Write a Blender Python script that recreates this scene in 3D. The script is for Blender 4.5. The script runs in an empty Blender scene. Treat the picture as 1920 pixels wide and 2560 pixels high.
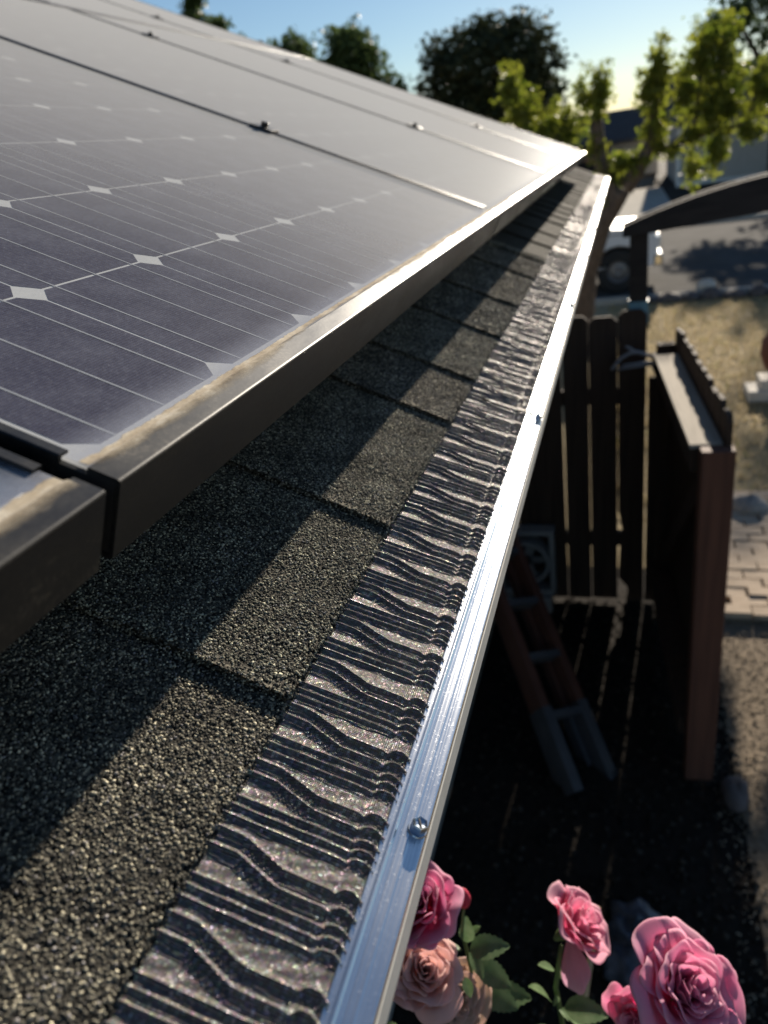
import bpy, math, random
import numpy as np
from mathutils import Matrix, Vector

# ------------------------------------------------------------------ frame of reference
# panel coordinates: s along the eave (away from the viewer), t up the roof slope, h off the roof plane
TH = math.radians(24.4); CT, ST = math.cos(TH), math.sin(TH)
OFFZ = 2.58067
def P(s, t, h):
    return Vector((-t*CT + h*ST, s, t*ST + h*CT + OFFZ))
def PN(a):
    a = np.asarray(a, float)
    return np.stack([-a[..., 1]*CT + a[..., 2]*ST, a[..., 0], a[..., 1]*ST + a[..., 2]*CT + OFFZ], -1)
BASIS = Matrix(((0, -CT, ST), (1, 0, 0), (0, ST, CT)))       # columns: s, t, h in world
def PM(s, t, h):
    return Matrix.Translation(P(s, t, h)) @ BASIS.to_4x4()
SURF = -0.135           # shingle surface, measured from the glass of the panels

scene = bpy.context.scene
COL = scene.collection
random.seed(7); rng = np.random.default_rng(11)

# ------------------------------------------------------------------ camera
cd = bpy.data.cameras.new('camera'); cam = bpy.data.objects.new('camera', cd); COL.objects.link(cam)
right = Vector((0.95171, 0.27621, -0.13398)); down = Vector((0.00304, -0.44489, -0.89558)); fwd = Vector((-0.30698, 0.85193, -0.42424))
m = Matrix.Identity(4)
for i in range(3):
    m[i][0] = right[i]; m[i][1] = -down[i]; m[i][2] = -fwd[i]
m[0][3], m[1][3], m[2][3] = 0.2135, -0.2420, 2.67
cam.matrix_world = m
cd.sensor_fit = 'VERTICAL'; cd.sensor_height = 9.8; cd.sensor_width = 7.35
cd.lens = 1850.0/2560.0*9.8
cd.clip_start = 0.01; cd.clip_end = 600
cd.dof.use_dof = True; cd.dof.focus_distance = 0.47; cd.dof.aperture_fstop = cd.lens/3.7
cd.dof.aperture_blades = 0
scene.camera = cam

# ------------------------------------------------------------------ world and sun
SUN_EL, SUN_AZ = math.radians(17.5), math.radians(5.0)       # azimuth measured from +Y towards +X
w = bpy.data.worlds.new('World'); scene.world = w; w.use_nodes = True
nt = w.node_tree; nt.nodes.clear()
sky = nt.nodes.new('ShaderNodeTexSky'); sky.sky_type = 'NISHITA'; sky.sun_disc = False
sky.sun_elevation = SUN_EL; sky.sun_rotation = SUN_AZ
sky.air_density = 1.0; sky.dust_density = 0.08; sky.ozone_density = 3.2
bg = nt.nodes.new('ShaderNodeBackground'); bg.inputs['Strength'].default_value = 0.05
wo = nt.nodes.new('ShaderNodeOutputWorld')
nt.links.new(sky.outputs[0], bg.inputs[0]); nt.links.new(bg.outputs[0], wo.inputs[0])
sd = bpy.data.lights.new('sun', 'SUN'); sd.energy = 5.0; sd.angle = math.radians(0.5); sd.color = (1.0, 0.89, 0.74)
sun = bpy.data.objects.new('sun', sd); COL.objects.link(sun)
sv = Vector((math.sin(SUN_AZ)*math.cos(SUN_EL), math.cos(SUN_AZ)*math.cos(SUN_EL), math.sin(SUN_EL)))
sun.rotation_euler = sv.to_track_quat('Z', 'Y').to_euler(); sun.location = (3, 12, 14)
vs = scene.view_settings
scene.display_settings.display_device = 'sRGB'
vs.view_transform = 'Standard'; vs.look = 'None'; vs.exposure = 0.9; vs.gamma = 1.0; vs.use_curve_mapping = False
cy = scene.cycles
cy.use_denoising = True; cy.max_bounces = 7; cy.diffuse_bounces = 3; cy.glossy_bounces = 3; cy.transparent_max_bounces = 12
cy.sample_clamp_indirect = 6.0; cy.caustics_reflective = False; cy.caustics_refractive = False

# ------------------------------------------------------------------ material helpers
def newmat(name):
    mt = bpy.data.materials.new(name); mt.use_nodes = True
    t = mt.node_tree; t.nodes.clear()
    out = t.nodes.new('ShaderNodeOutputMaterial')
    return mt, t, out
def N(t, kind, **kw):
    n = t.nodes.new('ShaderNode'+kind)
    for k, v in kw.items():
        if k in n.inputs: n.inputs[k].default_value = v
        else: setattr(n, k, v)
    return n
def L(t, a, b): t.links.new(a, b)
def c4(c): return (c[0], c[1], c[2], 1.0)
def ramp(t, src, stops):
    r = N(t, 'ValToRGB'); e = r.color_ramp.elements
    while len(e) < len(stops): e.new(0.5)
    for el, (p, c) in zip(e, stops):
        el.position = p; el.color = c4(c)
    L(t, src, r.inputs[0]); return r.outputs[0]
def noise(t, scale, detail=3, rough=0.55, vec=None, coord='Object', stretch=None):
    if vec is None:
        tc = N(t, 'TexCoord'); vec = tc.outputs[coord]
    if stretch:
        mp = N(t, 'Mapping'); mp.inputs['Scale'].default_value = stretch; L(t, vec, mp.inputs[0]); vec = mp.outputs[0]
    n = N(t, 'TexNoise'); n.inputs['Scale'].default_value = scale; n.inputs['Detail'].default_value = detail; n.inputs['Roughness'].default_value = rough
    L(t, vec, n.inputs['Vector']); return n.outputs[0]
def bump(t, h, strength, dist):
    b = N(t, 'Bump'); b.inputs['Strength'].default_value = strength; b.inputs['Distance'].default_value = dist
    L(t, h, b.inputs['Height']); return b.outputs[0]
def simple(name, c1, c2, scale=8, rough=0.7, metal=0.0, bmp=0.0, bdist=0.002, stretch=None, spec=0.4, detail=4, coord='Object', lo=0.3, hi=0.7):
    mt, t, out = newmat(name)
    b = N(t, 'BsdfPrincipled'); b.inputs['Roughness'].default_value = rough; b.inputs['Metallic'].default_value = metal
    b.inputs['Specular IOR Level'].default_value = spec
    n = noise(t, scale, detail, stretch=stretch, coord=coord)
    L(t, ramp(t, n, [(lo, c1), (hi, c2)]), b.inputs['Base Color'])
    if bmp: L(t, bump(t, n, bmp, bdist), b.inputs['Normal'])
    L(t, b.outputs[0], out.inputs[0]); return mt
def leafmat(name, c1, c2, scale=3.0, trans=0.45, rough=0.5, tcol=None, attr=False):
    mt, t, out = newmat(name)
    if attr:
        a = N(t, 'Attribute', attribute_name='col'); col = a.outputs['Color']
    else:
        col = ramp(t, noise(t, scale, 3), [(0.3, c1), (0.7, c2)])
    b = N(t, 'BsdfPrincipled'); b.inputs['Roughness'].default_value = rough; b.inputs['Specular IOR Level'].default_value = 0.3
    L(t, col, b.inputs['Base Color'])
    tr = N(t, 'BsdfTranslucent')
    if tcol:
        mx = N(t, 'MixRGB', blend_type='MULTIPLY'); mx.inputs[0].default_value = 1.0; mx.inputs[2].default_value = c4(tcol); L(t, col, mx.inputs[1]); L(t, mx.outputs[0], tr.inputs[0])
    else: L(t, col, tr.inputs[0])
    ms = N(t, 'MixShader'); ms.inputs[0].default_value = trans
    L(t, b.outputs[0], ms.inputs[1]); L(t, tr.outputs[0], ms.inputs[2]); L(t, ms.outputs[0], out.inputs[0])
    return mt
def attrmat(name, rough=0.8, spec=0.3, bmp=None):
    mt, t, out = newmat(name)
    a = N(t, 'Attribute', attribute_name='col')
    b = N(t, 'BsdfPrincipled'); b.inputs['Roughness'].default_value = rough; b.inputs['Specular IOR Level'].default_value = spec
    L(t, a.outputs['Color'], b.inputs['Base Color']); L(t, b.outputs[0], out.inputs[0]); return mt

# ------------------------------------------------------------------ mesh helpers
def make_mesh(name, v, f, mat=None, smooth=False, cols=None):
    me = bpy.data.meshes.new(name)
    if isinstance(f, np.ndarray):
        v = np.asarray(v, np.float32); nf, k = f.shape
        me.vertices.add(len(v)); me.vertices.foreach_set('co', v.ravel())
        me.loops.add(nf*k); me.loops.foreach_set('vertex_index', f.astype(np.int32).ravel())
        me.polygons.add(nf); me.polygons.foreach_set('loop_start', np.arange(0, nf*k, k, dtype=np.int32))
        me.polygons.foreach_set('loop_total', np.full(nf, k, np.int32))
        me.update(calc_edges=True)
    else:
        me.from_pydata([tuple(p) for p in v], [], f); me.update()
    if cols is not None:
        ca = me.color_attributes.new('col', 'FLOAT_COLOR', 'POINT')
        cc = np.ones((len(me.vertices), 4), np.float32); cc[:, :3] = cols
        ca.data.foreach_set('color', cc.ravel())
    if smooth: me.polygons.foreach_set('use_smooth', np.ones(len(me.polygons), bool))
    if mat: me.materials.append(mat)
    me.validate()
    return me
def tag(o, label=None, cat=None, group=None, kind=None):
    if label: o['label'] = label
    if cat: o['category'] = cat
    if group: o['group'] = group
    if kind: o['kind'] = kind
    return o
def link(name, me, parent=None, loc=None, rot=None, bevel=0):
    o = bpy.data.objects.new(name, me); COL.objects.link(o)
    if parent is not None: o.parent = parent
    if loc is not None: o.location = loc
    if rot is not None: o.rotation_euler = rot
    if bevel:
        md = o.modifiers.new('bevel', 'BEVEL'); md.width = bevel; md.segments = 2; md.limit_method = 'ANGLE'
    return o
def thing(name, label, cat, loc=(0, 0, 0), group=None, mat=None, rotz=0):
    o = bpy.data.objects.new(name, None); COL.objects.link(o); o.empty_display_size = 0.1
    if mat is not None: o.matrix_world = mat
    else: o.location = loc; o.rotation_euler = (0, 0, rotz)
    return tag(o, label, cat, group)
def part(name, vf, mat, parent=None, smooth=False, bevel=0, loc=None, rot=None, cols=None):
    return link(name, make_mesh(name, vf[0], vf[1], mat, smooth, cols), parent, loc, rot, bevel)
def box(x0, x1, y0, y1, z0, z1):
    v = [(x0, y0, z0), (x1, y0, z0), (x1, y1, z0), (x0, y1, z0), (x0, y0, z1), (x1, y0, z1), (x1, y1, z1), (x0, y1, z1)]
    f = [(0, 3, 2, 1), (4, 5, 6, 7), (0, 1, 5, 4), (1, 2, 6, 5), (2, 3, 7, 6), (3, 0, 4, 7)]
    return v, f
def join(*parts):
    V, F = [], []
    for v, f in parts:
        o = len(V); V += [tuple(p) for p in v]; F += [tuple(i+o for i in q) for q in f]
    return V, F
def xf(vf, mat):
    return [tuple(mat @ Vector(p)) for p in vf[0]], vf[1]
def tube(pts, rad, n=8, cap=True):
    pts = [Vector(p) for p in pts]
    if not hasattr(rad, '__len__'): rad = [rad]*len(pts)
    V, F = [], []
    up = Vector((0, 0, 1))
    prev = None
    for i, p in enumerate(pts):
        d = (pts[min(i+1, len(pts)-1)] - pts[max(i-1, 0)]).normalized()
        if prev is None:
            a = d.cross(up if abs(d.z) < 0.9 else Vector((1, 0, 0))).normalized()
        else:
            a = (prev - d*prev.dot(d)).normalized()
        prev = a; b = d.cross(a)
        for k in range(n):
            an = 2*math.pi*k/n
            V.append(tuple(p + (a*math.cos(an) + b*math.sin(an))*rad[i]))
    for i in range(len(pts)-1):
        for k in range(n):
            F.append((i*n+k, i*n+(k+1) % n, (i+1)*n+(k+1) % n, (i+1)*n+k))
    if cap:
        F.append(tuple(range(n))[::-1]); F.append(tuple(range((len(pts)-1)*n, len(pts)*n)))
    return V, F
def extrude(prof, a0, a1, fn, closed=True, n=1):
    """profile points (p, q) swept from a0 to a1; fn(a, p, q) gives the point"""
    V, F = [], []; k = len(prof)
    for i in range(n+1):
        a = a0 + (a1-a0)*i/n
        V += [tuple(fn(a, p, q)) for p, q in prof]
    for i in range(n):
        for j in range(k if closed else k-1):
            j2 = (j+1) % k
            F.append((i*k+j, i*k+j2, (i+1)*k+j2, (i+1)*k+j))
    if closed: F.append(tuple(range(k))[::-1]); F.append(tuple(range(n*k, n*k+k)))
    return V, F
def lathe(prof, n=16):
    V, F = [], []; k = len(prof)
    for i in range(n):
        a = 2*math.pi*i/n
        V += [(r*math.cos(a), r*math.sin(a), z) for r, z in prof]
    for i in range(n):
        i2 = (i+1) % n
        for j in range(k-1): F.append((i*k+j, i2*k+j, i2*k+j+1, i*k+j+1))
    return V, F
def gridmesh(nu, nv):
    i = np.arange(nu-1)[:, None]*nv + np.arange(nv-1)[None, :]
    i = i.ravel()
    return np.stack([i, i+nv, i+nv+1, i+1], 1)
ID = lambda a, p, q: (a, p, q)

# ================================================================== MATERIALS
M = {}
M['concrete'] = simple('concrete', (0.36, 0.335, 0.29), (0.46, 0.43, 0.375), 3, 1.0, bmp=0.2, bdist=0.004, spec=0.05)
M['asphalt'] = simple('asphalt', (0.065, 0.062, 0.058), (0.105, 0.10, 0.095), 1.5, 1.0, bmp=0.3, bdist=0.004, spec=0.05)
M['white_paint'] = simple('white_paint', (0.66, 0.66, 0.63), (0.74, 0.74, 0.71), 5, 0.55)
M['stucco'] = simple('stucco', (0.40, 0.37, 0.33), (0.46, 0.43, 0.38), 30, 0.9, bmp=0.3, bdist=0.004)
M['shade_stucco'] = simple('shade_stucco', (0.40, 0.37, 0.33), (0.47, 0.44, 0.40), 6, 0.85)
M['brown_roof'] = simple('brown_roof', (0.05, 0.047, 0.05), (0.10, 0.092, 0.09), 9, 0.9, bmp=0.4, bdist=0.02)
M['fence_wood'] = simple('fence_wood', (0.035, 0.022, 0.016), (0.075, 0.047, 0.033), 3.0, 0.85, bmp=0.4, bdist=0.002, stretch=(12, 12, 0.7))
M['red_wood'] = simple('red_wood', (0.085, 0.036, 0.024), (0.15, 0.066, 0.042), 3.0, 0.75, bmp=0.3, bdist=0.002, stretch=(12, 12, 0.7))
M['dark_wood'] = simple('dark_wood', (0.022, 0.018, 0.017), (0.045, 0.036, 0.032), 3.0, 0.85, bmp=0.3, bdist=0.002, stretch=(2, 12, 12))
M['bark'] = simple('bark', (0.06, 0.045, 0.035), (0.15, 0.115, 0.09), 12, 0.95, bmp=0.8, bdist=0.02, stretch=(3, 3, 0.8))
M['dirt'] = None
M['tyre'] = simple('tyre', (0.018, 0.018, 0.018), (0.03, 0.03, 0.03), 10, 0.8)
M['rim'] = simple('rim', (0.16, 0.16, 0.165), (0.22, 0.22, 0.225), 4, 0.45, metal=0.6)
M['truck_paint'] = simple('truck_paint', (0.72, 0.73, 0.75), (0.76, 0.77, 0.79), 2, 0.28, spec=0.6)
M['chrome'] = simple('chrome', (0.7, 0.7, 0.7), (0.8, 0.8, 0.8), 2, 0.15, metal=1.0)
M['dark_plastic'] = simple('dark_plastic', (0.02, 0.02, 0.022), (0.035, 0.035, 0.037), 6, 0.5)
M['headlight'] = simple('headlight', (0.75, 0.76, 0.74), (0.85, 0.86, 0.84), 3, 0.1, spec=0.8)
M['window_glass'] = simple('window_glass', (0.02, 0.025, 0.03), (0.035, 0.04, 0.05), 2, 0.08, spec=0.8)
M['orange_fibreglass'] = simple('orange_fibreglass', (0.085, 0.036, 0.024), (0.13, 0.055, 0.036), 6, 0.5)
M['ladder_aluminium'] = simple('ladder_aluminium', (0.07, 0.072, 0.08), (0.10, 0.102, 0.11), 8, 0.6, metal=0.3)
M['grey_plastic'] = simple('grey_plastic', (0.30, 0.30, 0.29), (0.38, 0.38, 0.37), 6, 0.5)
M['terracotta'] = simple('terracotta', (0.10, 0.035, 0.025), (0.16, 0.06, 0.04), 7, 0.7)
M['stone'] = simple('stone', (0.24, 0.22, 0.20), (0.40, 0.37, 0.33), 9, 0.9, bmp=0.5, bdist=0.01)
M['dark_stone'] = simple('dark_stone', (0.07, 0.06, 0.06), (0.15, 0.13, 0.13), 9, 0.85, bmp=0.5, bdist=0.01)
M['pale_stone'] = simple('pale_stone', (0.52, 0.48, 0.42), (0.64, 0.60, 0.53), 9, 0.85, bmp=0.4, bdist=0.01)
M['paver'] = simple('paver', (0.36, 0.27, 0.19), (0.54, 0.43, 0.32), 8, 0.9, bmp=0.4, bdist=0.004)
M['bag'] = simple('bag', (0.03, 0.035, 0.05), (0.16, 0.17, 0.21), 14, 0.35, bmp=0.6, bdist=0.02)
M['bamboo'] = simple('bamboo', (0.42, 0.31, 0.18), (0.55, 0.43, 0.27), 14, 0.6)
M['antler'] = simple('antler', (0.30, 0.29, 0.30), (0.42, 0.41, 0.42), 14, 0.7)
M['blue_tape'] = simple('blue_tape', (0.10, 0.22, 0.30), (0.18, 0.34, 0.42), 14, 0.5)
M['rose_stem'] = simple('rose_stem', (0.07, 0.13, 0.04), (0.13, 0.17, 0.06), 30, 0.55)
M['fascia'] = simple('fascia', (0.36, 0.34, 0.31), (0.42, 0.40, 0.36), 6, 0.7)
M['gutter_white'] = simple('gutter_white', (0.56, 0.56, 0.53), (0.63, 0.63, 0.60), 60, 0.45, spec=0.4)
M['deck'] = simple('deck', (0.035, 0.033, 0.031), (0.06, 0.056, 0.05), 40, 0.95)
M['petal'] = leafmat('petal', None, None, trans=0.6, rough=0.7, attr=True)
M['rose_leaf'] = leafmat('rose_leaf', (0.08, 0.14, 0.055), (0.17, 0.24, 0.12), 40, 0.3, 0.36)
M['leaf_pollard'] = leafmat('leaf_pollard', (0.11, 0.165, 0.03), (0.29, 0.30, 0.07), 5, 0.62, 0.5, tcol=(1.0, 1.0, 0.5))
M['leaf_dark'] = leafmat('leaf_dark', (0.022, 0.034, 0.014), (0.070, 0.075, 0.030), 1.5, 0.22, 0.6)
M['leaf_mid'] = leafmat('leaf_mid', (0.045, 0.075, 0.022), (0.11, 0.15, 0.045), 1.2, 0.38, 0.55)
M['leaf_grey'] = leafmat('leaf_grey', (0.045, 0.075, 0.03), (0.09, 0.13, 0.055), 1.2, 0.35, 0.55)
M['granule'] = attrmat('granule', 0.95, 0.12)
M['gravel'] = attrmat('gravel', 0.9, 0.2)

# shingle ground coat between the granules
mt, t, out = newmat('shingle_coat')
b = N(t, 'BsdfPrincipled'); b.inputs['Roughness'].default_value = 0.95; b.inputs['Specular IOR Level'].default_value = 0.08
n1 = noise(t, 900, 2); n2 = noise(t, 6, 3)
vor = N(t, 'TexVoronoi'); vor.inputs['Scale'].default_value = 620; tc = N(t, 'TexCoord'); L(t, tc.outputs['Object'], vor.inputs['Vector'])
colr = ramp(t, vor.outputs['Color'], [(0.15, (0.014, 0.0135, 0.013)), (0.5, (0.06, 0.056, 0.048)), (0.9, (0.17, 0.157, 0.128))])
mx = N(t, 'MixRGB', blend_type='MULTIPLY'); mx.inputs[0].default_value = 0.5
L(t, colr, mx.inputs[1]); L(t, ramp(t, n2, [(0.3, (0.55, 0.55, 0.55)), (0.7, (1, 1, 1))]), mx.inputs[2])
L(t, mx.outputs[0], b.inputs['Base Color'])
bp = N(t, 'Bump'); bp.inputs['Strength'].default_value = 1.0; bp.inputs['Distance'].default_value = 0.0009; bp.invert = True
L(t, vor.outputs['Distance'], bp.inputs['Height']); L(t, bp.outputs[0], b.inputs['Normal'])
L(t, b.outputs[0], out.inputs[0]); M['shingle'] = mt

# solar cell: dark blue-grey silicon with faint fingers
mt, t, out = newmat('solar_cell')
b = N(t, 'BsdfPrincipled'); b.inputs['Roughness'].default_value = 0.7; b.inputs['Specular IOR Level'].default_value = 0.03
tc = N(t, 'TexCoord'); wv = N(t, 'TexWave', wave_type='BANDS', bands_direction='X'); wv.inputs['Scale'].default_value = 160
wv.bands_direction = 'Y'
L(t, tc.outputs['Object'], wv.inputs[0])
n = noise(t, 1400, 1)
mx = N(t, 'MixRGB'); mx.inputs[0].default_value = 0.5; L(t, wv.outputs[0], mx.inputs[1]); L(t, n, mx.inputs[2])
L(t, ramp(t, mx.outputs[0], [(0.25, (0.012, 0.012, 0.038)), (0.8, (0.050, 0.048, 0.098))]), b.inputs['Base Color'])
L(t, b.outputs[0], out.inputs[0]); M['cell'] = mt
M['backsheet'] = simple('backsheet', (0.62, 0.62, 0.61), (0.68, 0.68, 0.67), 30, 0.8, spec=0.02)
M['busbar'] = simple('busbar', (0.36, 0.375, 0.40), (0.46, 0.475, 0.50), 40, 0.7, spec=0.05)

# dusty solar glass
mt, t, out = newmat('dusty_glass')
tr = N(t, 'BsdfTransparent'); tr.inputs[0].default_value = (0.94, 0.95, 0.95, 1)
gl = N(t, 'BsdfGlossy'); gl.inputs['Roughness'].default_value = 0.50; gl.inputs[0].default_value = (0.06, 0.058, 0.055, 1)
fr = N(t, 'Fresnel'); geo = N(t, 'NewGeometry'); mr = N(t, 'MapRange'); mr.inputs['To Min'].default_value = 1.22; mr.inputs['To Max'].default_value = 1/1.22; L(t, geo.outputs['Backfacing'], mr.inputs[0]); L(t, mr.outputs[0], fr.inputs[0])
nb = noise(t, 1100, 2); L(t, bump(t, nb, 0.25, 0.0004), gl.inputs['Normal'])
gl2 = N(t, 'BsdfGlossy'); gl2.inputs['Roughness'].default_value = 0.14; gl2.inputs[0].default_value = (0.55, 0.56, 0.58, 1); L(t, bump(t, nb, 0.12, 0.0003), gl2.inputs['Normal'])
shn = N(t, 'BsdfSheen'); shn.inputs['Color'].default_value = (0.34, 0.325, 0.29, 1); shn.inputs['Roughness'].default_value = 0.45
mg0 = N(t, 'MixShader'); mg0.inputs[0].default_value = 0.97; L(t, gl.outputs[0], mg0.inputs[1]); L(t, shn.outputs[0], mg0.inputs[2])
mg = N(t, 'MixShader'); mg.inputs[0].default_value = 0.30; L(t, mg0.outputs[0], mg.inputs[1]); L(t, gl2.outputs[0], mg.inputs[2])
ms = N(t, 'MixShader'); L(t, fr.outputs[0], ms.inputs[0]); L(t, tr.outputs[0], ms.inputs[1]); L(t, mg.outputs[0], ms.inputs[2])
df = N(t, 'BsdfDiffuse'); df.inputs[0].default_value = (0.44, 0.46, 0.53, 1)
spk = noise(t, 700, 2, 0.6); blot = noise(t, 28, 4, 0.6); fine = noise(t, 260, 3, 0.7)
tc = N(t, 'TexCoord'); sx = N(t, 'SeparateXYZ'); L(t, tc.outputs['Object'], sx.inputs[0])
edge = N(t, 'MapRange'); edge.inputs['From Min'].default_value = 0.016; edge.inputs['From Max'].default_value = -0.012
edge.inputs['To Min'].default_value = 0.0; edge.inputs['To Max'].default_value = 0.42; edge.interpolation_type = 'SMOOTHSTEP'
L(t, sx.outputs[1], edge.inputs[0])
a1 = ramp(t, spk, [(0.62, (0, 0, 0)), (0.80, (0.30, 0.30, 0.30))])
a2 = ramp(t, blot, [(0.42, (0.075, 0.075, 0.075)), (0.78, (0.155, 0.155, 0.155))])
a3 = ramp(t, fine, [(0.45, (0.0, 0.0, 0.0)), (0.8, (0.10, 0.10, 0.10))])
ad = N(t, 'MixRGB', blend_type='ADD'); ad.inputs[0].default_value = 1; L(t, a1, ad.inputs[1]); L(t, a2, ad.inputs[2])
ad3 = N(t, 'MixRGB', blend_type='ADD'); ad3.inputs[0].default_value = 1; L(t, ad.outputs[0], ad3.inputs[1]); L(t, a3, ad3.inputs[2])
ad2 = N(t, 'Math', operation='ADD', use_clamp=True); L(t, ad3.outputs[0], ad2.inputs[0]); L(t, edge.outputs[0], ad2.inputs[1])
ms2 = N(t, 'MixShader'); L(t, ad2.outputs[0], ms2.inputs[0]); L(t, ms.outputs[0], ms2.inputs[1]); L(t, df.outputs[0], ms2.inputs[2])
# a thin dust film hides more of the glass the flatter one looks along it (longer path through the grains)
lw = N(t, 'LayerWeight'); lw.inputs[0].default_value = 0.5
mrg = N(t, 'MapRange'); mrg.inputs['From Min'].default_value = 0.70; mrg.inputs['From Max'].default_value = 1.0; L(t, lw.outputs['Facing'], mrg.inputs[0])
pw_ = N(t, 'Math', operation='POWER'); L(t, mrg.outputs[0], pw_.inputs[0]); pw_.inputs[1].default_value = 1.2
ml_ = N(t, 'Math', operation='MULTIPLY', use_clamp=True); L(t, pw_.outputs[0], ml_.inputs[0]); ml_.inputs[1].default_value = 0.74
df2 = N(t, 'BsdfDiffuse'); df2.inputs[0].default_value = (0.63, 0.625, 0.605, 1)
ms3 = N(t, 'MixShader'); L(t, ml_.outputs[0], ms3.inputs[0]); L(t, ms2.outputs[0], ms3.inputs[1]); L(t, df2.outputs[0], ms3.inputs[2])
L(t, ms3.outputs[0], out.inputs[0]); M['glass'] = mt

# black anodised frame with a film of dust
mt, t, out = newmat('frame_black')
b = N(t, 'BsdfPrincipled'); b.inputs['Metallic'].default_value = 0.0; b.inputs['Specular IOR Level'].default_value = 0.45
n1 = noise(t, 25, 5, 0.65, stretch=(0.35, 1, 1)); n2 = noise(t, 420, 2, 0.6)
mxa = N(t, 'MixRGB', blend_type='ADD'); mxa.inputs[0].default_value = 0.5; L(t, n1, mxa.inputs[1]); L(t, n2, mxa.inputs[2])
L(t, ramp(t, mxa.outputs[0], [(0.62, (0.008, 0.008, 0.009)), (0.86, (0.024, 0.022, 0.019)), (1.0, (0.10, 0.085, 0.065))]), b.inputs['Base Color'])
L(t, ramp(t, n1, [(0.3, (0.34, 0.34, 0.34)), (0.7, (0.52, 0.52, 0.52))]), b.inputs['Roughness'])
L(t, bump(t, n2, 0.15, 0.0003), b.inputs['Normal'])
L(t, b.outputs[0], out.inputs[0]); M['frame'] = mt
M['frame_cut'] = simple('frame_cut', (0.03, 0.03, 0.03), (0.05, 0.048, 0.045), 90, 0.5, metal=0.3)
mt, t, out = newmat('dust')
b = N(t, 'BsdfPrincipled'); b.inputs['Roughness'].default_value = 0.95; b.inputs['Specular IOR Level'].default_value = 0.1
n1 = noise(t, 420, 3, 0.6); n2 = noise(t, 90, 4, 0.65, stretch=(0.35, 1, 1))
L(t, ramp(t, n2, [(0.32, (0.32, 0.24, 0.15)), (0.55, (0.56, 0.47, 0.34)), (0.72, (0.74, 0.68, 0.56))]), b.inputs['Base Color'])
L(t, bump(t, n1, 0.5, 0.0004), b.inputs['Normal'])
at = N(t, 'Attribute', attribute_name='col'); ma = N(t, 'MixRGB', blend_type='ADD'); ma.inputs[0].default_value = 0.55
mm = N(t, 'Math', operation='ADD'); L(t, at.outputs['Fac'], mm.inputs[0]); mm.inputs[1].default_value = -0.44
mn = N(t, 'Math', operation='ADD'); L(t, n2, mn.inputs[0]); L(t, mm.outputs[0], mn.inputs[1])
al = ramp(t, mn.outputs[0], [(0.08, (0, 0, 0)), (0.85, (0.92, 0.92, 0.92))])
tp_ = N(t, 'BsdfTransparent'); ms = N(t, 'MixShader'); L(t, al, ms.inputs[0]); L(t, tp_.outputs[0], ms.inputs[1]); L(t, b.outputs[0], ms.inputs[2]); L(t, ms.outputs[0], out.inputs[0])
M['dust'] = mt
M['clamp'] = simple('clamp', (0.02, 0.02, 0.02), (0.035, 0.034, 0.033), 60, 0.45, metal=0.4)
M['rail'] = simple('rail', (0.50, 0.48, 0.47), (0.60, 0.58, 0.56), 20, 0.4, metal=0.8)

# mill-finish aluminium lip, drawn lengthwise
mt, t, out = newmat('drawn_aluminium')
b = N(t, 'BsdfPrincipled'); b.inputs['Metallic'].default_value = 1.0
st = noise(t, 900, 3, 0.6, stretch=(0.012, 1, 1)); sp = noise(t, 480, 3, 0.7); lg = noise(t, 14, 3)
L(t, ramp(t, st, [(0.3, (0.76, 0.78, 0.80)), (0.7, (0.86, 0.87, 0.88))]), b.inputs['Base Color'])
L(t, ramp(t, lg, [(0.3, (0.21, 0.21, 0.21)), (0.7, (0.26, 0.26, 0.26))]), b.inputs['Roughness'])
b1 = N(t, 'Bump'); b1.inputs['Strength'].default_value = 0.05; b1.inputs['Distance'].default_value = 0.0002; L(t, st, b1.inputs['Height'])
b2 = N(t, 'Bump'); b2.inputs['Strength'].default_value = 0.14; b2.inputs['Distance'].default_value = 0.0004
L(t, ramp(t, sp, [(0.58, (0, 0, 0)), (0.72, (1, 1, 1))]), b2.inputs['Height']); L(t, b1.outputs[0], b2.inputs['Normal'])
L(t, b2.outputs[0], b.inputs['Normal']); L(t, b.outputs[0], out.inputs[0]); M['lip'] = mt
M['zinc'] = simple('zinc', (0.42, 0.50, 0.60), (0.58, 0.64, 0.70), 300, 0.28, metal=1.0)

# woven stainless micro mesh
mt, t, out = newmat('micro_mesh')
tc = N(t, 'TexCoord'); sx = N(t, 'SeparateXYZ'); L(t, tc.outputs['Object'], sx.inputs[0])
PIT = 0.00105
def mathn(op, a, bb=None):
    n = N(t, 'Math', operation=op)
    for k, vv in enumerate((a, bb)):
        if vv is None: continue
        if isinstance(vv, (int, float)): n.inputs[k].default_value = vv
        else: L(t, vv, n.inputs[k])
    return n.outputs[0]
us = mathn('MULTIPLY', sx.outputs[0], 1/PIT); ut = mathn('MULTIPLY', sx.outputs[1], 1/PIT)
cs = mathn('ABSOLUTE', mathn('SUBTRACT', mathn('FRACT', us), 0.5)); ctn = mathn('ABSOLUTE', mathn('SUBTRACT', mathn('FRACT', ut), 0.5))
hole = mathn('MULTIPLY', mathn('LESS_THAN', cs, 0.30), mathn('LESS_THAN', ctn, 0.30))
wn = N(t, 'TexWhiteNoise', noise_dimensions='2D'); cmb = N(t, 'CombineXYZ')
L(t, mathn('FLOOR', us), cmb.inputs[0]); L(t, mathn('FLOOR', ut), cmb.inputs[1]); L(t, cmb.outputs[0], wn.inputs['Vector'])
b = N(t, 'BsdfPrincipled'); b.inputs['Metallic'].default_value = 0.9
wn2 = N(t, 'TexWhiteNoise', noise_dimensions='2D'); cm2 = N(t, 'CombineXYZ')
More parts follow.
